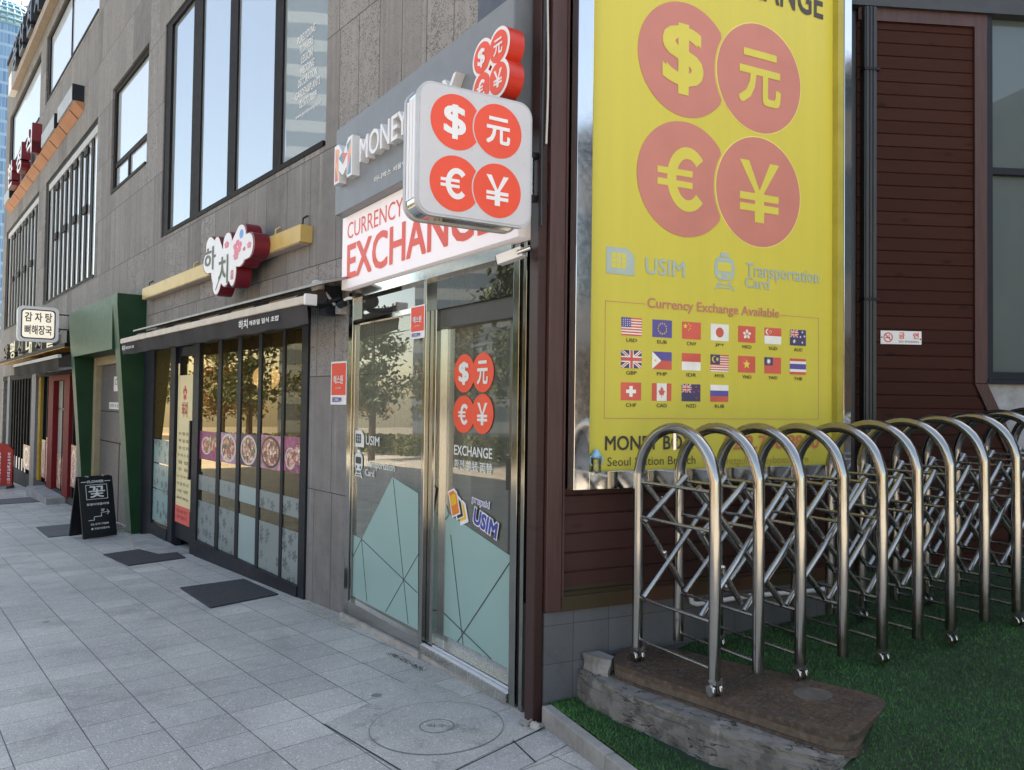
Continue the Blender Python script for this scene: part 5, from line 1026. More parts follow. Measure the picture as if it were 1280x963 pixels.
rows = [['USD', 'EUR', 'CNY', 'JPY', 'HKD', 'SGD', 'AUD'], ['GBP', 'PHP', 'IDR', 'MYR', 'VND', 'TWD', 'THB'], ['CHF', 'CAD', 'NZD', 'RUB']]
fx_l = [yp(x, 420)[0] for x in (776.5, 815, 852, 888.3, 922, 955, 987.3)]; fw = (yp(802, 420)[0]-fx_l[0])
fz = [yp(776.5, 419)[1], yp(776.2, 460)[1], yp(775.7, 500.5)[1]]; fh = yp(776.5, 396.5)[1]-fz[0]
pit = (fx_l[-1]-fx_l[0])/6
for j, rw in enumerate(rows):
    for i, cd_ in enumerate(rw): flag(cd_, fx_l[0]+pit*i, fz[j], fw, fh)
a = yp(755.9, 563.5); t = yp(755.9, 545); b = yp(866, 560); ys.text('MONEY BOX', (a[0], a[1]), (b[0], t[1]), m_dk, o=YO+.0004, bold=.02)
a = yp(758.9, 583); t = yp(758.9, 572); b = yp(868.9, 582); ys.text('Seoul Station Branch', (a[0], a[1]), (b[0], t[1]), m_dk, o=YO+.0004, bold=.0)
a = yp(904.5, 562.5); t = yp(904.5, 544.5); b = yp(1023.5, 562); ys.text('82.2.736.8880', (a[0], a[1]), (b[0], t[1]), M('phone_red_print', (.5, .16, .07), .5), o=YO+.0004, bold=.03)
a = yp(908, 583); t = yp(908, 571.5); b = yp(1010, 582); ys.text('http://moneyboxss.com', (a[0], a[1]-.005), (b[0], t[1]), M('url_print', (.32, .22, .05), .5), o=YO+.0004)
# small bottle on the frame's lower lip
bx_, bz_ = B1.at(745, 598, yo+.02); bz_ = ZB0+.0
bo_ = yo-.02; z = ZB1-.008; bx_ = B1.at(745, 590, bo_)[0]; K_ = .72
bb = Thing('baby_bottle', 'little baby bottle with a blue handled cap by the lower corner of the yellow sign', 'bottle', B1, (bx_, bo_, z))
bb.part('bottle', MB().lathe([(r*K_, h*K_) for r, h in [(0, 0), (.034, 0), (.036, .01), (.034, .05), (.036, .09), (.032, .11), (0, .11)]], (bx_, bo_, z), 20), glass('milky_plastic', (.75, .78, .62), 1.5))
bb.part('cap', MB().lathe([(r*K_, h*K_) for r, h in [(0, .165), (.018, .163), (.024, .14), (.034, .135), (.036, .105), (.0, .105)]], (bx_, bo_, z), 20), M('blue_cap', (.2, .42, .62), .4))
for s_ in (-1, 1): bb.part('handle', MB().tube([(bx_+s_*q*K_, bo_, z+h*K_) for q, h in ((.032, .12), (.05, .112), (.052, .075), (.036, .05))], .0045, 8), bpy.data.materials['blue_cap'])
bb.part('shelf', MB().box(bx_-.03, bx_+.03, YO+.001, bo_+.03, z-.006, z), m_brush)
# ------------------------------------------------------------------ timber panel, drain and window behind the gate
bw = Thing('timber_building', 'dark brown boarded wall panel beside a tall grey window behind the folding gate', 'building', B2, (0, 0, 0.0))
def rslant(z): return .425 if z > 1.69 else .425+(1.69-z)*.5
m_w2 = mat_wood('brown_boards', (.029, .0095, .007), (.058, .02, .014), .0985, 1.7+.0, None, .65, .12)
bw.part('cladding', boards(-.5, .425, -.1, 4.42, .0985, 1.704, right=rslant), m_w2)
tr_ = MB(); tr_.box(-.5, .53, .001, .02, 4.42, 4.515); bw.part('top_trim', tr_, m_trim)
rt_ = MB(); rt_.box(.426, .525, -.02, .022, 1.705, 4.419); bw.part('side_trim', rt_, m_trim)
rt_ = MB(); rt_.prism([(.426, 1.7), (.525, 1.7), (.525+.8, .1), (.426+.8, .1)], -.02, .02); bw.part('slanted_trim', rt_, m_trim)
bw.part('steel_beam', MB().box(-1.4, 4, -.2, .05, 4.516, 4.7), M('dark_grey_steel', (.045, .047, .05), .45, .3))
wf_ = MB(); wf_.box(.53, .575, -.1, .015, 1.72, 4.515).box(.575, 3, -.1, .015, 1.735, 1.79).box(.575, 3, -.1, .01, 3.3, 3.35)
w_ = bw.part('window', wf_, m_frame); bw.part('pane', MB().quad((.575, -.04, 1.79), (3, -.04, 1.79), (3, -.04, 4.515), (.575, -.04, 4.515)), mirror_pane('dusty_window', (.05, .07, .072), .06, (.7, .75, .75)), w_)
bw.part('sill', MB().box(.527, 3, -.1, .03, 1.7, 1.733), m_frame, w_)
bw.part('plinth_wall', MB().box(.44, 4, -.3, -.022, -.2, 1.699), mat_concrete('white_plinth', (.38, .39, .4), False))
bw.part('shade_core', MB().box(-1.4, 9, -9, -.31, -.2, 13.0).box(-1.4, -.5, -.3, -.01, -.2, 4.5).box(-.5, .44, -.3, -.012, -.2, 6).box(.44, .57, -.3, -.03, 1.71, 4.5), m_black)  # backing mass, its height added out of view to block the sun
dp = Thing('drain_pipe', 'ribbed dark grey drain duct running down between the yellow sign and brown boards', 'pipe', B2, (-.43, .03, 1.2))
dm = MB(); dm.box(-.475, -.38, .003, .06, .1, 4.5)
for x in (-.465, -.435, -.41): dm.box(x, x+.012, .0605, .068, .1, 4.5)
dp.part('duct', dm, M('duct_grey', (.035, .037, .04), .4, .3))
for z in (2.3, 4.02): dp.part('strap', MB().box(-.48, -.36, .0, .072, z, z+.02), m_frame)
ns = Thing('no_smoking_sign', 'small white no smoking plate screwed to the brown boards', 'sign', B2, (-.15, .005, 2.0))
a = B2.at(1101, 430, .01); b = B2.at(1152, 414.5, .01); x0, z0, x1, z1 = a[0], a[1]-.0, b[0], b[1]
ns.part('plate', MB().box(x0, x1, .004, .009, z0, z1), m_white); h = z1-z0; cx, cz = x0+h*.58, (z0+z1)/2
ns.part('prohibit_ring', MB().ring(cx, cz, h*.29, h*.37, .0092, .0105, n=28).prism(rot_poly([(cx-h*.3, cz-h*.035), (cx+h*.3, cz-h*.035), (cx+h*.3, cz+h*.035), (cx-h*.3, cz+h*.035)], cx, cz, -R(45)), .0092, .0107), m_red)
ns.part('cigarette', MB().box(cx-h*.2, cx+h*.16, .0092, .0097, cz-h*.05, cz+h*.02).box(cx+h*.05, cx+h*.09, .0092, .0097, cz+h*.05, cz+h*.2), m_text_dark)
for t, a_, b_ in (('금', .44, .58), ('연', .79, .93)): ns.text(t, (x0+(x1-x0)*a_, z0+h*.42), (x0+(x1-x0)*b_, z0+h*.88), m_red, o=.0092, bold=.03)
ns.text('NO SMOKING', (x0+(x1-x0)*.44, z0+h*.12), (x0+(x1-x0)*.93, z0+h*.28), m_text_dark, o=.0092)
ns.part('screw', MB().disc(x0+.008, cz, .006, .006, .0092, .011, n=10).disc(x1-.01, cz-.01, .006, .006, .0092, .011, n=10), m_black)
single('white_pipe', 'white plastic pipe lying low along the maroon wall behind the gate', 'pipe', B1, (1.3, .05, .42), MB().tube([(.86, .05, .47), (.865, .05, .43), (.9, .05, .415), (1.3, .05, .425), (1.72, .05, .41), (1.9, .05, .41)], .013, 10), m_white)

# ------------------------------------------------------------------ kerb, artificial turf, broken block and iron cover
def smooth(t): t = min(1, max(0, t)); return t*t*(3-2*t)
def turf_z(x, o):
    base = .21*smooth((x-.25)/.75)+.058*max(0, x-1.45)
    return base + .008*math.sin(x*5+o*3)
kb_ = MB(); n = 12
n = 3
for i in range(n):
    o0, o1 = .03+i*1.75/n, .03+(i+1)*1.75/n-.003
    kb_.box(-.048+.004*rnd.random(), .012, o0, o1, -.2, .004+.003*rnd.random())
o = single('kerb', None, None, B1, (0, 0, 0), kb_, mat_concrete('kerb_stone', (.3, .29, .27), False), .008); prop(o, kind='structure')
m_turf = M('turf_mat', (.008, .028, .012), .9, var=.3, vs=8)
tm = MB(); nx, no = 60, 50; X_, O_ = (.0125, 6.5), (-.02, 1.9)
gx = [X_[0]+(X_[1]-X_[0])*(i/nx)**1.6 for i in range(nx+1)]; go = [-.9+(2.9)*j/no for j in range(no+1)]
vs_ = [(x, -o_, turf_z(x, o_)) for o_ in go for x in gx]
tm.add(vs_, [(j*(nx+1)+i, (j+1)*(nx+1)+i, (j+1)*(nx+1)+i+1, j*(nx+1)+i+1) for j in range(no) for i in range(nx)], smooth=True)
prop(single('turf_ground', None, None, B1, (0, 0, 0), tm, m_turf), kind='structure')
bl = MB(); cp = [(.26, .22), (.3, .14), (.42, .02), (.62, .012), (.74, .22), (1.1, .98), (1.112, 1.03), (1.09, 1.09), (1.0, 1.15), (.70, 1.275), (.655, 1.275), (.61, 1.25), (.58, 1.2)]
def inside(x, o_, poly):
    c = False
    for i in range(len(poly)):
        (x0, y0), (x1, y1) = poly[i], poly[i-1]
        if (y0 > o_) != (y1 > o_) and x < (x1-x0)*(o_-y0)/(y1-y0)+x0: c = not c
    return c
nb = 85000
for k in range(nb):
    if k < nb*.85: x, o_ = .01+rnd.random()**1.3*2.6, -.1+rnd.random()*2.0
    else: x, o_ = 2.5+rnd.random()*1.8, -.9+rnd.random()*1.8
    if inside(x, o_, cp) or (x < .28+.3*o_ and x > .165+.12*o_ and o_ < 1.3): continue
    z = turf_z(x, o_); h_ = .006+.009*rnd.random(); a = rnd.random()*6.28; w_ = .0016+.001*rnd.random(); lx__, ly__ = rnd.gauss(0, .006), rnd.gauss(0, .006)
    c, s_ = math.cos(a)*w_, math.sin(a)*w_
    bl.add([(x-c, -o_-s_, z-.001), (x+c, -o_+s_, z-.001), (x+lx__, -o_+ly__, z+h_)], [(0, 1, 2)], 0 if rnd.random() < .75 else 1)
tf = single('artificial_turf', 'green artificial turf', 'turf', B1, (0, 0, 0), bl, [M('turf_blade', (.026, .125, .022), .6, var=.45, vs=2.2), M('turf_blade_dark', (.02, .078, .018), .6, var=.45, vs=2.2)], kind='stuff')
# block
def rough_block(outline, z0, z1, amp, seed, taper=.0, sub=.022):
    bm = bmesh.new(); pts = [(x, -o_) for x, o_ in outline]
    ar = sum(pts[i][0]*pts[(i+1) % len(pts)][1]-pts[(i+1) % len(pts)][0]*pts[i][1] for i in range(len(pts)))
    if ar < 0: pts = pts[::-1]
    f = bm.faces.new([bm.verts.new((x, y, z0)) for x, y in pts]); r = bmesh.ops.extrude_face_region(bm, geom=[f])
    for v in [g for g in r['geom'] if isinstance(g, bmesh.types.BMVert)]: v.co.z = z1
    bmesh.ops.recalc_face_normals(bm, faces=bm.faces)
    bmesh.ops.triangulate(bm, faces=bm.faces)
    for _ in range(6):
        es = [e for e in bm.edges if e.calc_length() > sub]
        if not es: break
        bmesh.ops.subdivide_edges(bm, edges=es, cuts=1)
        bmesh.ops.triangulate(bm, faces=[f for f in bm.faces if len(f.verts) > 3])
    for v in bm.verts:
        p = v.co*7+Vector((seed, seed*2, 0)); d = noise.noise_vector(p)*amp+noise.noise_vector(p*3)*amp*.5+noise.noise_vector(p*9)*amp*.18; q = v.co*8+Vector((noise.noise(p*1.5), noise.noise(p*1.5+Vector((9, 0, 0))), 0))*.7; cv_ = noise.cell(q*.9)*amp*1.1*min(1, max(0, (z1-v.co.z)/(z1-z0)*3)); d = d+Vector((-cv_, cv_*.2, 0)); v.co += Vector((d.x, d.y, d.z*.45))
    bm.verts.index_update(); mb = MB(); mb.add([tuple(v.co) for v in bm.verts], [[v.index for v in f.verts] for f in bm.faces], smooth=False); bm.free(); return mb
bo = [(.175, .0), (.16, .14), (.21, .45), (.325, .86), (.43, 1.12), (.54, 1.3), (.72, 1.29), (1.0, 1.16), (1.0, .3), (.7, .0)]
bk = Thing('concrete_block', 'broken cracked concrete block under the rusty iron cover', 'block', B1, (.5, .6, -.02))
m_bc = mat_concrete('broken_concrete', (.2, .192, .178)); bk.part('lower_block', rough_block(bo, -.08, .105, .009, 3), m_bc)
bk.part('upper_block', rough_block([(.178, .012), (.17, .15), (.222, .45), (.33, .85), (.435, 1.11), (.55, 1.28), (.72, 1.27), (.95, 1.15), (.9, .3), (.65, .01)], .09, .152, .008, 9), m_bc)
bk.part('broken_lip', rough_block([(.19, .015), (.2, .1), (.25, .19), (.3, .14), (.28, .03)], .13, .235, .014, 5), mat_concrete('pale_broken_edge', (.26, .25, .23), False))
ic = Thing('iron_cover', 'rusty cast iron cover plate on the broken block under the folding gate', 'manhole cover', B1, (.7, .65, .15))
m_ir = mat_iron(); 
def rnd_poly(p, it=2):
    for _ in range(it):
        q = []
        for i in range(len(p)):
            a, b = Vector(p[i]), Vector(p[(i+1) % len(p)]); q += [tuple(a*.82+b*.18), tuple(a*.18+b*.82)]
        p = q
    return p
cpr = rnd_poly(cp); ctr = Vector((sum(p[0] for p in cpr)/len(cpr), sum(p[1] for p in cpr)/len(cpr)))
def grow(p, d): 
    out = []
    for x, y in p:
        v = Vector((x, y))-ctr; out.append(tuple(ctr+v*(1+d/v.length)))
    return out
pm = MB().slab(cpr, .198, .223); dA = Vector((.36, .8)).normalized(); dB = Vector((dA.y, -dA.x))
for i in range(-2, 46):
    for j in range(-9, 10):
        c_ = Vector((.36, .1))+dA*(i*.028)+dB*(j*.034+(.017 if i % 2 else 0)+.13); h1, h2 = (.0125, .0035) if (i+j) % 2 else (.0035, .0125)
        q = [c_+dA*h1*sa+dB*h2*sb for sa, sb in ((-1, -1), (1, -1), (1, 1), (-1, 1))]
        if all(inside(p.x, p.y, grow(cpr, -.045)) for p in q) and (c_-Vector((.86, .9))).length > .11: pm.slab([tuple(p) for p in q], .2228, .2262)
ic.part('plate', pm, m_ir); ic.part('rim', MB().slab(grow(cpr, -.004), .165, .1975), M('pale_rust_rim', (.1, .078, .06), .8, .1, .4, 25, .6, 120), bevel=.004); ic.part('base', MB().slab(grow(cpr, .012), .14, .1645), m_ir, bevel=.004)
sm = MB(); ex, eo = .86, .9
sm.slab([(ex+.09*math.cos(2*math.pi*k/28), eo+.075*math.sin(2*math.pi*k/28)) for k in range(28)], .2232, .226); ic.part('emblem', sm, M('worn_iron', (.11, .1, .09), .6, .3, .3, 20))
mb = MB(); mb.slab([(.47, .72), (.475, .715), (.93, .53), (.93, .535)], .2232, .2238); ic.part('seam', mb, m_dark)

# ------------------------------------------------------------------ folding gate
m_wheel = mat_steel('wheel_steel', (.5, .48, .45), .22, .3)
m_bar = mat_steel('lattice_steel', (.38, .38, .375), .24, .3)
FL = .223
GX = [.437, .69, .95, 1.23, 1.505, 1.77, 2.03, 2.315, 2.6, 2.89, 3.18, 3.47]
def go_(x): return .74
def fl_(x): return FL+.058*max(0, x-1.45)
gt = Thing('folding_gate', 'stainless steel folding gate of arches and crossed bars standing on casters', 'folding gate', B1, (1.4, .5, FL))
HT, RA, TR = 1.2, .262, .027
def ap(i, v, z):      # point on arch i: v from 0 (wall side) to 1 (viewer side)
    x = GX[i] if 0 <= i < len(GX) else (GX[0]-.26 if i < 0 else GX[-1]+.29*(i-len(GX)+1)); o_ = go_(x)
    return (x-.045*(1-v), o_-.522*(1-v), fl_(x)+z)
for i in range(len(GX)):
    odd = i % 2 == 0; zf = .075 if odd else .075
    pts = [ap(i, 0, zf), ap(i, 0, .3), ap(i, 0, .6), ap(i, 0, HT-RA)]
    for k in range(1, 18): a = math.pi*k/18; pts.append(ap(i, .5-.5*math.cos(a), HT-RA-TR+(RA)*math.sin(a)+TR*math.sin(a)*0))
    pts += [ap(i, 1, HT-RA), ap(i, 1, .6), ap(i, 1, .3), ap(i, 1, zf)]
    gt.part('arch', MB().tube(pts, TR, 16), m_steel)
    for z in (.895, .72, .32, .115): gt.part('crossbar', MB().tube([ap(i, 0, z), ap(i, 1, z)], .0085, 12), m_bar)
    if odd:
        for v in (0, 1):
            p = ap(i, v, 0); c_ = MB(); c_.box(p[0]-.012, p[0]+.03, p[1]-.024, p[1]+.024, p[2]+.055, p[2]+.08).box(p[0]+.0, p[0]+.006, p[1]-.02, p[1]+.02, p[2]+.02, p[2]+.06)
            cs3 = gt.part('caster', c_, m_brush)
            for s_ in (-.018, .022): gt.part('wheel', MB().lathe([(0, -.009), (.024, -.009), (.027, -.005), (.027, .005), (.024, .009), (.012, .0095), (.01, .007), (0, .007)], (p[0]+s_, p[1], p[2]+.027), 22, axis='x', smooth=False), m_wheel, cs3)
def bar(v, i0, z0, i1, z1, dz):
    a, b = Vector(ap(i0, v, z0)), Vector(ap(i1, v, z1)); off = Vector((0, dz, 0)); gt.part('lattice_bar', MB().tube([a+off, b+off], .0145, 12), m_bar)
    gt.part('pivot', MB().lathe([(0, -.02), (.009, -.02), (.009, .02), (0, .02)], tuple((a+b)/2), 10, axis='y'), m_brush)
for v in (.07, .82):
    for i in range(len(GX)-2):
        bar(v, i, .33, i+2, .91, .012); bar(v, i, .91, i+2, .33, -.012)
    bar(v, 0, .72, 1, .36, -.012); bar(v, 0, .7, 1, .92, .012)
hk_ = MB().tube([ap(0, .5, HT-.05), ap(0, .5, HT-.13)], .012, 8); gt.part('latch', hk_, m_brush)

# ------------------------------------------------------------------ pavement details
mc = gpt(546, 909); mh = MB()
def pol(r, n=64): return [(mc.x+r*math.cos(2*math.pi*k/n), mc.y+r*math.sin(2*math.pi*k/n)) for k in range(n)]
def gring(mb, r0, r1, n=64, up=.004):
    vs = []
    for k in range(n):
        a = 2*math.pi*k/n
        for r in (r0, r1): x, y = mc.x+r*math.cos(a), mc.y+r*math.sin(a); vs.append((x, y, ground_z(x, y)+up))
    mb.add(vs, [(2*k, 2*k+1, 2*((k+1) % n)+1, 2*((k+1) % n)) for k in range(n)])
mt = Thing('manhole_cover', 'round granite manhole cover set in the pavement before the exchange door', 'manhole cover', WF, (mc.x, mc.y*0, ground_z(mc.x, mc.y)))
def mpart(name, mb, mat): o = mesh_obj(name, mb, mat, (0, 0, 0)); o.parent = mt.e; o.matrix_parent_inverse = mt.e.matrix_world.inverted(); return o
m_slab = M('granite_slab', (.3, .295, .285), .65, var=.14, vs=3, bmp=.3, bs=300)
m_slab = m_pave.copy()
mb = MB(); sp_ = [gpt(*p) for p in ((402, 905), (498, 962), (508, 975), (690, 905), (655, 893), (648, 890), (520, 838), (480, 868))]
dk = MB(); gring(dk, .001, .33, up=.0048); mpart('cover', dk, mat_granite('granite_cover', (.46, .445, .41)))
rg = MB(); gring(rg, .3285, .332, up=.007); gring(rg, .082, .087, up=.007); mpart('ring_groove', rg, M('ring_groove_dirt', (.17, .165, .155), .9))
tv = text_mb('하수', -.05, .05, -.02, .02, 0, .0, .001); tv.v = [(mc.x+x, mc.y+z, ground_z(mc.x+x, mc.y+z)+.008) for x, y, z in tv.v]; mpart('lettering', tv, M('worn_groove', (.17, .165, .16), .8))

def gsheet(name, pxs, up, mat, kind='structure'):
    P_ = [gpt(*p) for p in pxs]; m_ = MB(); m_.add([(p.x, p.y, p.z+up) for p in P_], [tuple(range(len(P_)))]); o = mesh_obj(name, m_, mat); return prop(o, kind=kind)
m_slab = mat_granite('granite_slab', (.47, .455, .42))
gsheet('pavement_slab', [(404, 906), (470, 876), (520, 846), (560, 862), (640, 902), (688, 906), (600, 947), (548, 974), (516, 974)], .003, m_slab)
gsheet('pavement_border', [(689, 908), (718, 927), (650, 963), (575, 1000), (548, 976), (602, 949)], .0035, mat_granite('granite_border', (.42, .415, .4)))
for a_, b_ in (((404, 906), (516, 974)), ((688, 906.5), (548, 974.5)), ((640, 927), (668, 954))):
    gsheet('pavement_joint', [(a_[0], a_[1]), (a_[0]+2.2, a_[1]), (b_[0]+2.6, b_[1]), (b_[0], b_[1])], .0045, m_dark)
def crumbs(name, label, path, n, spread, smin, smax, mat, seed):
    rn = random.Random(seed); m_ = MB()
    for k in range(n):
        t = rn.random()*(len(path)-1); i = int(t); q = Vector(path[i]).lerp(Vector(path[i+1]), t-i); P_ = gpt(q.x+rn.gauss(0, spread), q.y+abs(rn.gauss(0, spread*.4)))
        s_ = rn.uniform(smin, smax); vs_ = [P_+Vector((rn.uniform(-1, 1)*s_, rn.uniform(-1, 1)*s_, rn.uniform(0, .8)*s_)) for _ in range(5)]
        m_.add([tuple(v) for v in vs_], [(0, 1, 2), (0, 2, 3), (1, 2, 4), (0, 3, 4), (0, 1, 4)])
    o = mesh_obj(name, m_, mat); return prop(o, label, kind='stuff')
crumbs('gravel', 'pale grit gathered along the foot of the stone pier and exchange front', [(380, 752), (400, 766), (428, 777), (438, 785)], 700, 5, .003, .009, M('grit', (.5, .46, .38), .9, var=.3, vs=30), 5)
crumbs('dirt', 'dark dirt in the joint below the exchange plinth', [(485, 815), (505, 825), (530, 838)], 260, 3, .003, .007, M('dark_dirt', (.09, .08, .06), .9, var=.3, vs=30), 8)
# ------------------------------------------------------------------ what stands across the street (seen in the glass and steel)
def tree(name, label, x, o_, h, r, seed, col, group):
    g = FA.gz(x, o_); rn = random.Random(seed); t = Thing(name, label, 'tree', FA, (x, o_, g), group)
    tk = MB(); tk.tube([(x, o_, g), (x+.05, o_, g+h*.35), (x-.05, o_+.05, g+h*.7), (x, o_, g+h*.92)], [.17, .13, .08, .02], 10)
    for k in range(9):
        a = rn.random()*6.28; z = g+h*(.35+.5*rn.random()); L = r*(.6+.4*rn.random()); tk.tube([(x, o_, z), (x+math.cos(a)*L*.5, o_+math.sin(a)*L*.5, z+.25*L), (x+math.cos(a)*L, o_+math.sin(a)*L, z+.35*L)], [.06, .035, .01], 6)
    t.part('trunk', tk, M('bark', (.07, .05, .038), .9, var=.3) if 'bark' not in bpy.data.materials else bpy.data.materials['bark'])
    lf = MB(); cl = [(rn.uniform(-1, 1), rn.uniform(-1, 1), rn.uniform(0, 1)) for _ in range(26)]
    for cx, co_, cz in cl:
        m_ = math.hypot(cx, co_)
        if m_ > 1: cx, co_ = cx/m_, co_/m_
        rad = r*.34*(1.2-cz*.5); bx_, by_, bz_ = x+cx*r*(1-.55*cz), o_+co_*r*(1-.55*cz), g+h*(.38+.6*cz)
        for k in range(150):
            v = Vector((rn.gauss(0, 1), rn.gauss(0, 1), rn.gauss(0, .7)))*.5*rad; p = Vector((bx_, by_, bz_))+v; s_ = .05+.07*rn.random()
            d1 = Vector((rn.uniform(-1, 1), rn.uniform(-1, 1), rn.uniform(-1, 1))).normalized()*s_; d2 = Vector((rn.uniform(-1, 1), rn.uniform(-1, 1), rn.uniform(-1, 1))).normalized()*s_
            lf.add([(p.x-d1.x, -(p.y-d1.y), p.z-d1.z), (p.x+d2.x, -(p.y+d2.y), p.z+d2.z), (p.x+d1.x, -(p.y+d1.y), p.z+d1.z), (p.x-d2.x, -(p.y-d2.y), p.z-d2.z)], [(0, 1, 2, 3)], 0 if rn.random() < .6 else 1)
    t.part('crown', lf, [M('leaf_'+name+str(seed), col, .6, var=.35, vs=2), M('leaf_light_'+name+str(seed), tuple(c*1.7 for c in col), .6, var=.3, vs=2)])
for i, (x, o_, h, r, c, lab) in enumerate(((-13, 9.5, 6.2, 1.7, (.035, .06, .018), 'green street tree across from the copper sign beam'), (-19, 10, 5.4, 1.6, (.06, .06, .015), 'yellowing street tree second along the far pavement edge'), (-26, 9.2, 6.6, 1.9, (.03, .055, .02), 'tall green street tree near the far end of the grey building'),
                                          (-33, 10.5, 5.6, 1.7, (.1, .06, .012), 'small orange brown street tree beyond the grey building'), (-7, 10.5, 5.8, 1.6, (.04, .06, .018), 'bushy green street tree opposite the green portal'), (-42, 9.8, 6.5, 1.9, (.035, .06, .02), 'farthest green street tree down the sloping pavement'))):
    tree('street_tree', lab, x, o_, h, r, 11+i, c, 'street trees')
hd_ = MB(); hr = random.Random(3); hx0, hx1 = -45, -6
for k in range(14000):
    x, o_, z = hr.uniform(hx0, hx1), 12.4+hr.gauss(0, .3), hr.random(); p = Vector((x, -o_, FA.gz(x, 12.4)+.05+1.0*z)); s_ = .05+.06*hr.random()
    d1 = Vector((hr.uniform(-1, 1), hr.uniform(-1, 1), hr.uniform(-1, 1)))*s_; d2 = Vector((hr.uniform(-1, 1), hr.uniform(-1, 1), hr.uniform(-1, 1)))*s_
    hd_.add([tuple(p-d1), tuple(p+d2), tuple(p+d1), tuple(p-d2)], [(0, 1, 2, 3)])
single('hedge', 'long clipped yellow green hedge along the far edge of the pavement', 'hedge', FA, (-25, 12.4, FA.gz(-25, 12.4)), hd_, M('hedge_leaf', (.09, .1, .02), .7, var=.35, vs=2))
def mat_bands(name, wall, glass_, fh, wh, ww, mw_=.25):
    m, nt, b = nodes(name); v = coords(nt, swap=True); sp = N(nt, 'SeparateXYZ'); nt.links.new(v, sp.inputs[0])
    tcn = N(nt, 'TexCoord'); so_ = N(nt, 'SeparateXYZ'); nt.links.new(tcn.outputs['Object'], so_.inputs[0])
    fz_ = math_n(nt, 'FRACT', math_n(nt, 'DIVIDE', so_.outputs[2], fh)); win = math_n(nt, 'GREATER_THAN', fz_, wh)
    hx = math_n(nt, 'FRACT', math_n(nt, 'DIVIDE', math_n(nt, 'ADD', so_.outputs[0], so_.outputs[1]), ww)); win = math_n(nt, 'MULTIPLY', win, math_n(nt, 'GREATER_THAN', hx, mw_))
    nt.links.new(mixc(nt, win, wall, glass_), b.inputs['Base Color']); rg_ = N(nt, 'MapRange', i_3=.7, i_4=.1); nt.links.new(win, rg_.inputs[0]); nt.links.new(rg_.outputs[0], b.inputs['Roughness']); return m
def block(name, label, x0, x1, o0, o1, h, mat, extra=None):
    g = FA.gz((x0+x1)/2, o0)-1; t = Thing(name, label, 'building', FA, ((x0+x1)/2, o0, g)); t.part('wall', MB().box(x0, x1, o0, o1, g, g+h), mat); t.part('roof', MB().box(x0-.3, x1+.3, o0-.3, o1+.3, g+h+.01, g+h+.5), m_grey)
    bn_ = MB()
    for k in range(int(h/3.4)): bn_.box(x0-.15, x1+.15, o0-.25, o0-.003, g+3.4*k+2.6, g+3.4*k+3.5)
    t.part('floor_band', bn_, extra or m_white); return t
block('office_building', 'white banded office building across the road', -62, -34, 47, 62, 12, mat_bands('office_bands', (.6, .57, .5), (.05, .07, .08), 3.4, .35, 3.0, .08))
block('office_building', 'taller grey glass office building rising across the road', -96, -66, 50, 66, 15, mat_bands('grey_bands', (.4, .4, .4), (.06, .08, .1), 3.4, .3, 2.2, .1))
block('brick_building', 'low tan brick building across the road behind the viewer', -30, 26, 46, 60, 11, mat_bands('tan_bands', (.45, .3, .19), (.06, .07, .08), 3.2, .5, 3.0, .35), M('tan_ledge', (.5, .36, .24), .8))
EB = Frame((11.5, -4), 90); t = Thing('side_building', 'grey building across the turf yard to the right of the gate', 'building', EB, (9, 0, -.2)); t.part('wall', MB().box(0, 18, 0, 9, -.2, 7.4), mat_bands('side_bands', (.2, .2, .2), (.04, .05, .06), 3., .35, 2.4, .3)); t.part('roof', MB().box(-.2, 18.2, -.2, 9.2, 7.402, 7.7), m_grey)
EB2 = Frame((34, -46), 60); t = Thing('back_building', 'low pale building behind the viewer beyond the yard', 'building', EB2, (10, 0, 0)); t.part('wall', MB().box(-6, 40, 0, 12, -3, 9), mat_bands('back_bands', (.5, .48, .44), (.07, .08, .09), 3.2, .45, 2.8, .3)); t.part('roof', MB().box(-6.3, 40.3, -.3, 12.3, 9.002, 9.4), m_grey)
# the tall striped tower that shows in the flower shop window
tb_ = Frame((-66, 28.5, 0), 70); t = Thing('office_tower', 'tall striped office tower across the plaza', 'tower', tb_, (0, 0, -4)); t.part('wall', MB().box(-16, 11.5, -14, 0, -4, 60), mat_bands('tower_bands', (.2, .25, .29), (.09, .13, .17), 2.6, .42, 40, .0))
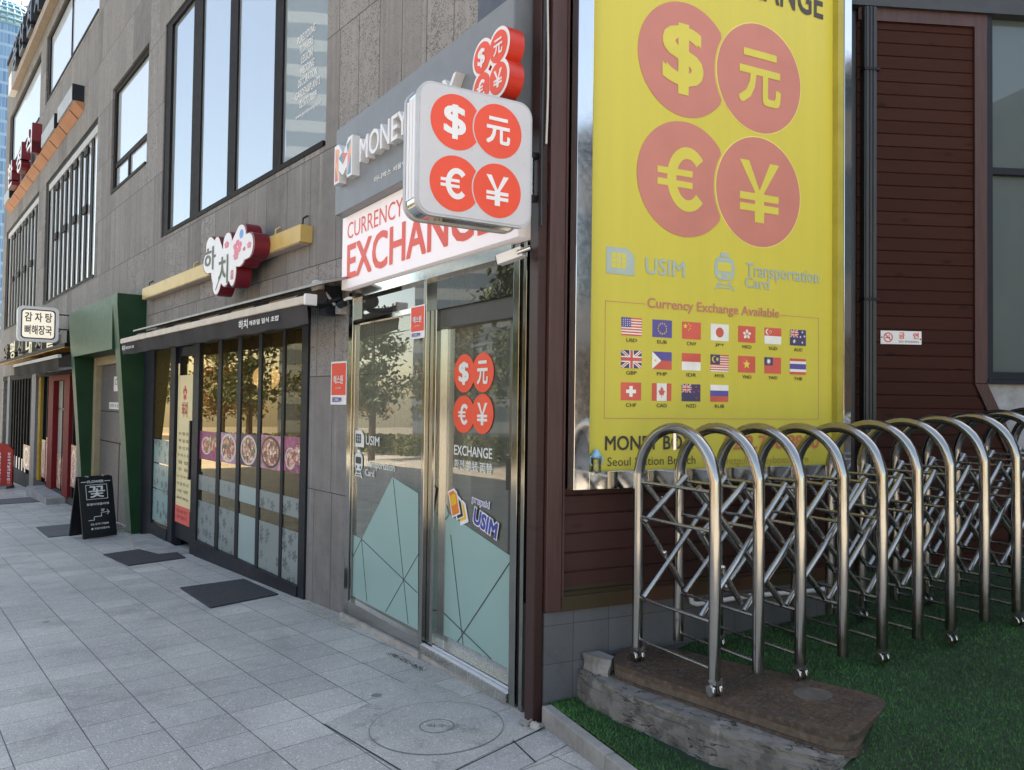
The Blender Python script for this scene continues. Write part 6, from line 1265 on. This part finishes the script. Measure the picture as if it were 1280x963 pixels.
# far blue glass tower beyond the end of the grey building
def far_tower():
    D = 240.; cx_px = -6.; d = ray(cx_px, 440); P = CAM+d*(D/d.dot(FW)); 
    top = CAM+ray(0, 21)*(D/1.0); fr = Frame((P.x, P.y, 0), 0); rad = 12.6
    zc = (CAM+ray(0, 43.5)*D).z; zt = (CAM+ray(30, 10)*D).z; zb = -25
    t = Thing('glass_tower', 'far blue glass tower with a domed lattice crown beyond the grey building', 'tower', fr, (0, 0, zb))
    m, nt, b = nodes('blue_curtain_wall'); tcn = N(nt, 'TexCoord'); so_ = N(nt, 'SeparateXYZ'); nt.links.new(tcn.outputs['Object'], so_.inputs[0])
    an = math_n(nt, 'ARCTAN2', so_.outputs[1], so_.outputs[0]); gx_ = math_n(nt, 'LESS_THAN', math_n(nt, 'FRACT', math_n(nt, 'MULTIPLY', an, 14)), .12); gz_ = math_n(nt, 'LESS_THAN', math_n(nt, 'FRACT', math_n(nt, 'DIVIDE', so_.outputs[2], 3.9)), .22)
    cbn = N(nt, 'CombineXYZ'); nt.links.new(math_n(nt, 'FLOOR', math_n(nt, 'MULTIPLY', an, 14)), cbn.inputs[0]); nt.links.new(math_n(nt, 'FLOOR', math_n(nt, 'DIVIDE', so_.outputs[2], 3.9)), cbn.inputs[1])
    wn2 = N(nt, 'TexWhiteNoise', noise_dimensions='2D'); nt.links.new(cbn.outputs[0], wn2.inputs[0])
    base = mixc(nt, wn2.outputs[0], (.06, .15, .3), (.13, .26, .44)); base = mixc(nt, math_n(nt, 'MAXIMUM', gx_, gz_), base, (.2, .33, .48)); nt.links.new(base, b.inputs['Base Color']); b.inputs['Roughness'].default_value = .25
    t.part('wall', MB().lathe([(rad, zb), (rad, zc)], (0, 0, 0), 72), m)
    lat = MB(); nseg = 40; levels = 5
    prof = [(rad*math.sqrt(max(0, 1-(k/levels)**2.6*.62)), zc+(zt-zc)*k/levels) for k in range(levels+1)]
    for k in range(levels+1):
        r_k, z_k = prof[k]; lat.tube([(r_k*math.cos(2*math.pi*j/nseg), r_k*math.sin(2*math.pi*j/nseg), z_k) for j in range(nseg+1)], .35, 6)
    for j in range(nseg): lat.tube([(p[0]*math.cos(2*math.pi*j/nseg), p[0]*math.sin(2*math.pi*j/nseg), p[1]) for p in prof], .28, 5)
    t.part('crown_lattice', lat, M('blue_steel', (.12, .28, .4), .4)); t.part('crown_drum', MB().lathe([(p[0]*.96, p[1]) for p in prof]+[(.1, zt-.2)], (0, 0, 0), 48), M('pale_glass_drum', (.5, .72, .8), .15))
    rf_ = MB(); rf_.box(3, 8, -1, 1, zt, zt+1.6).box(5, 5.4, -.2, .2, zt+1.6, zt+3.4).box(1, 3, -1, 1, zt, zt+.9); t.part('roof_plant', rf_, M('rust_plant', (.3, .25, .22), .8))
far_tower()
print('objects', len(bpy.data.objects))
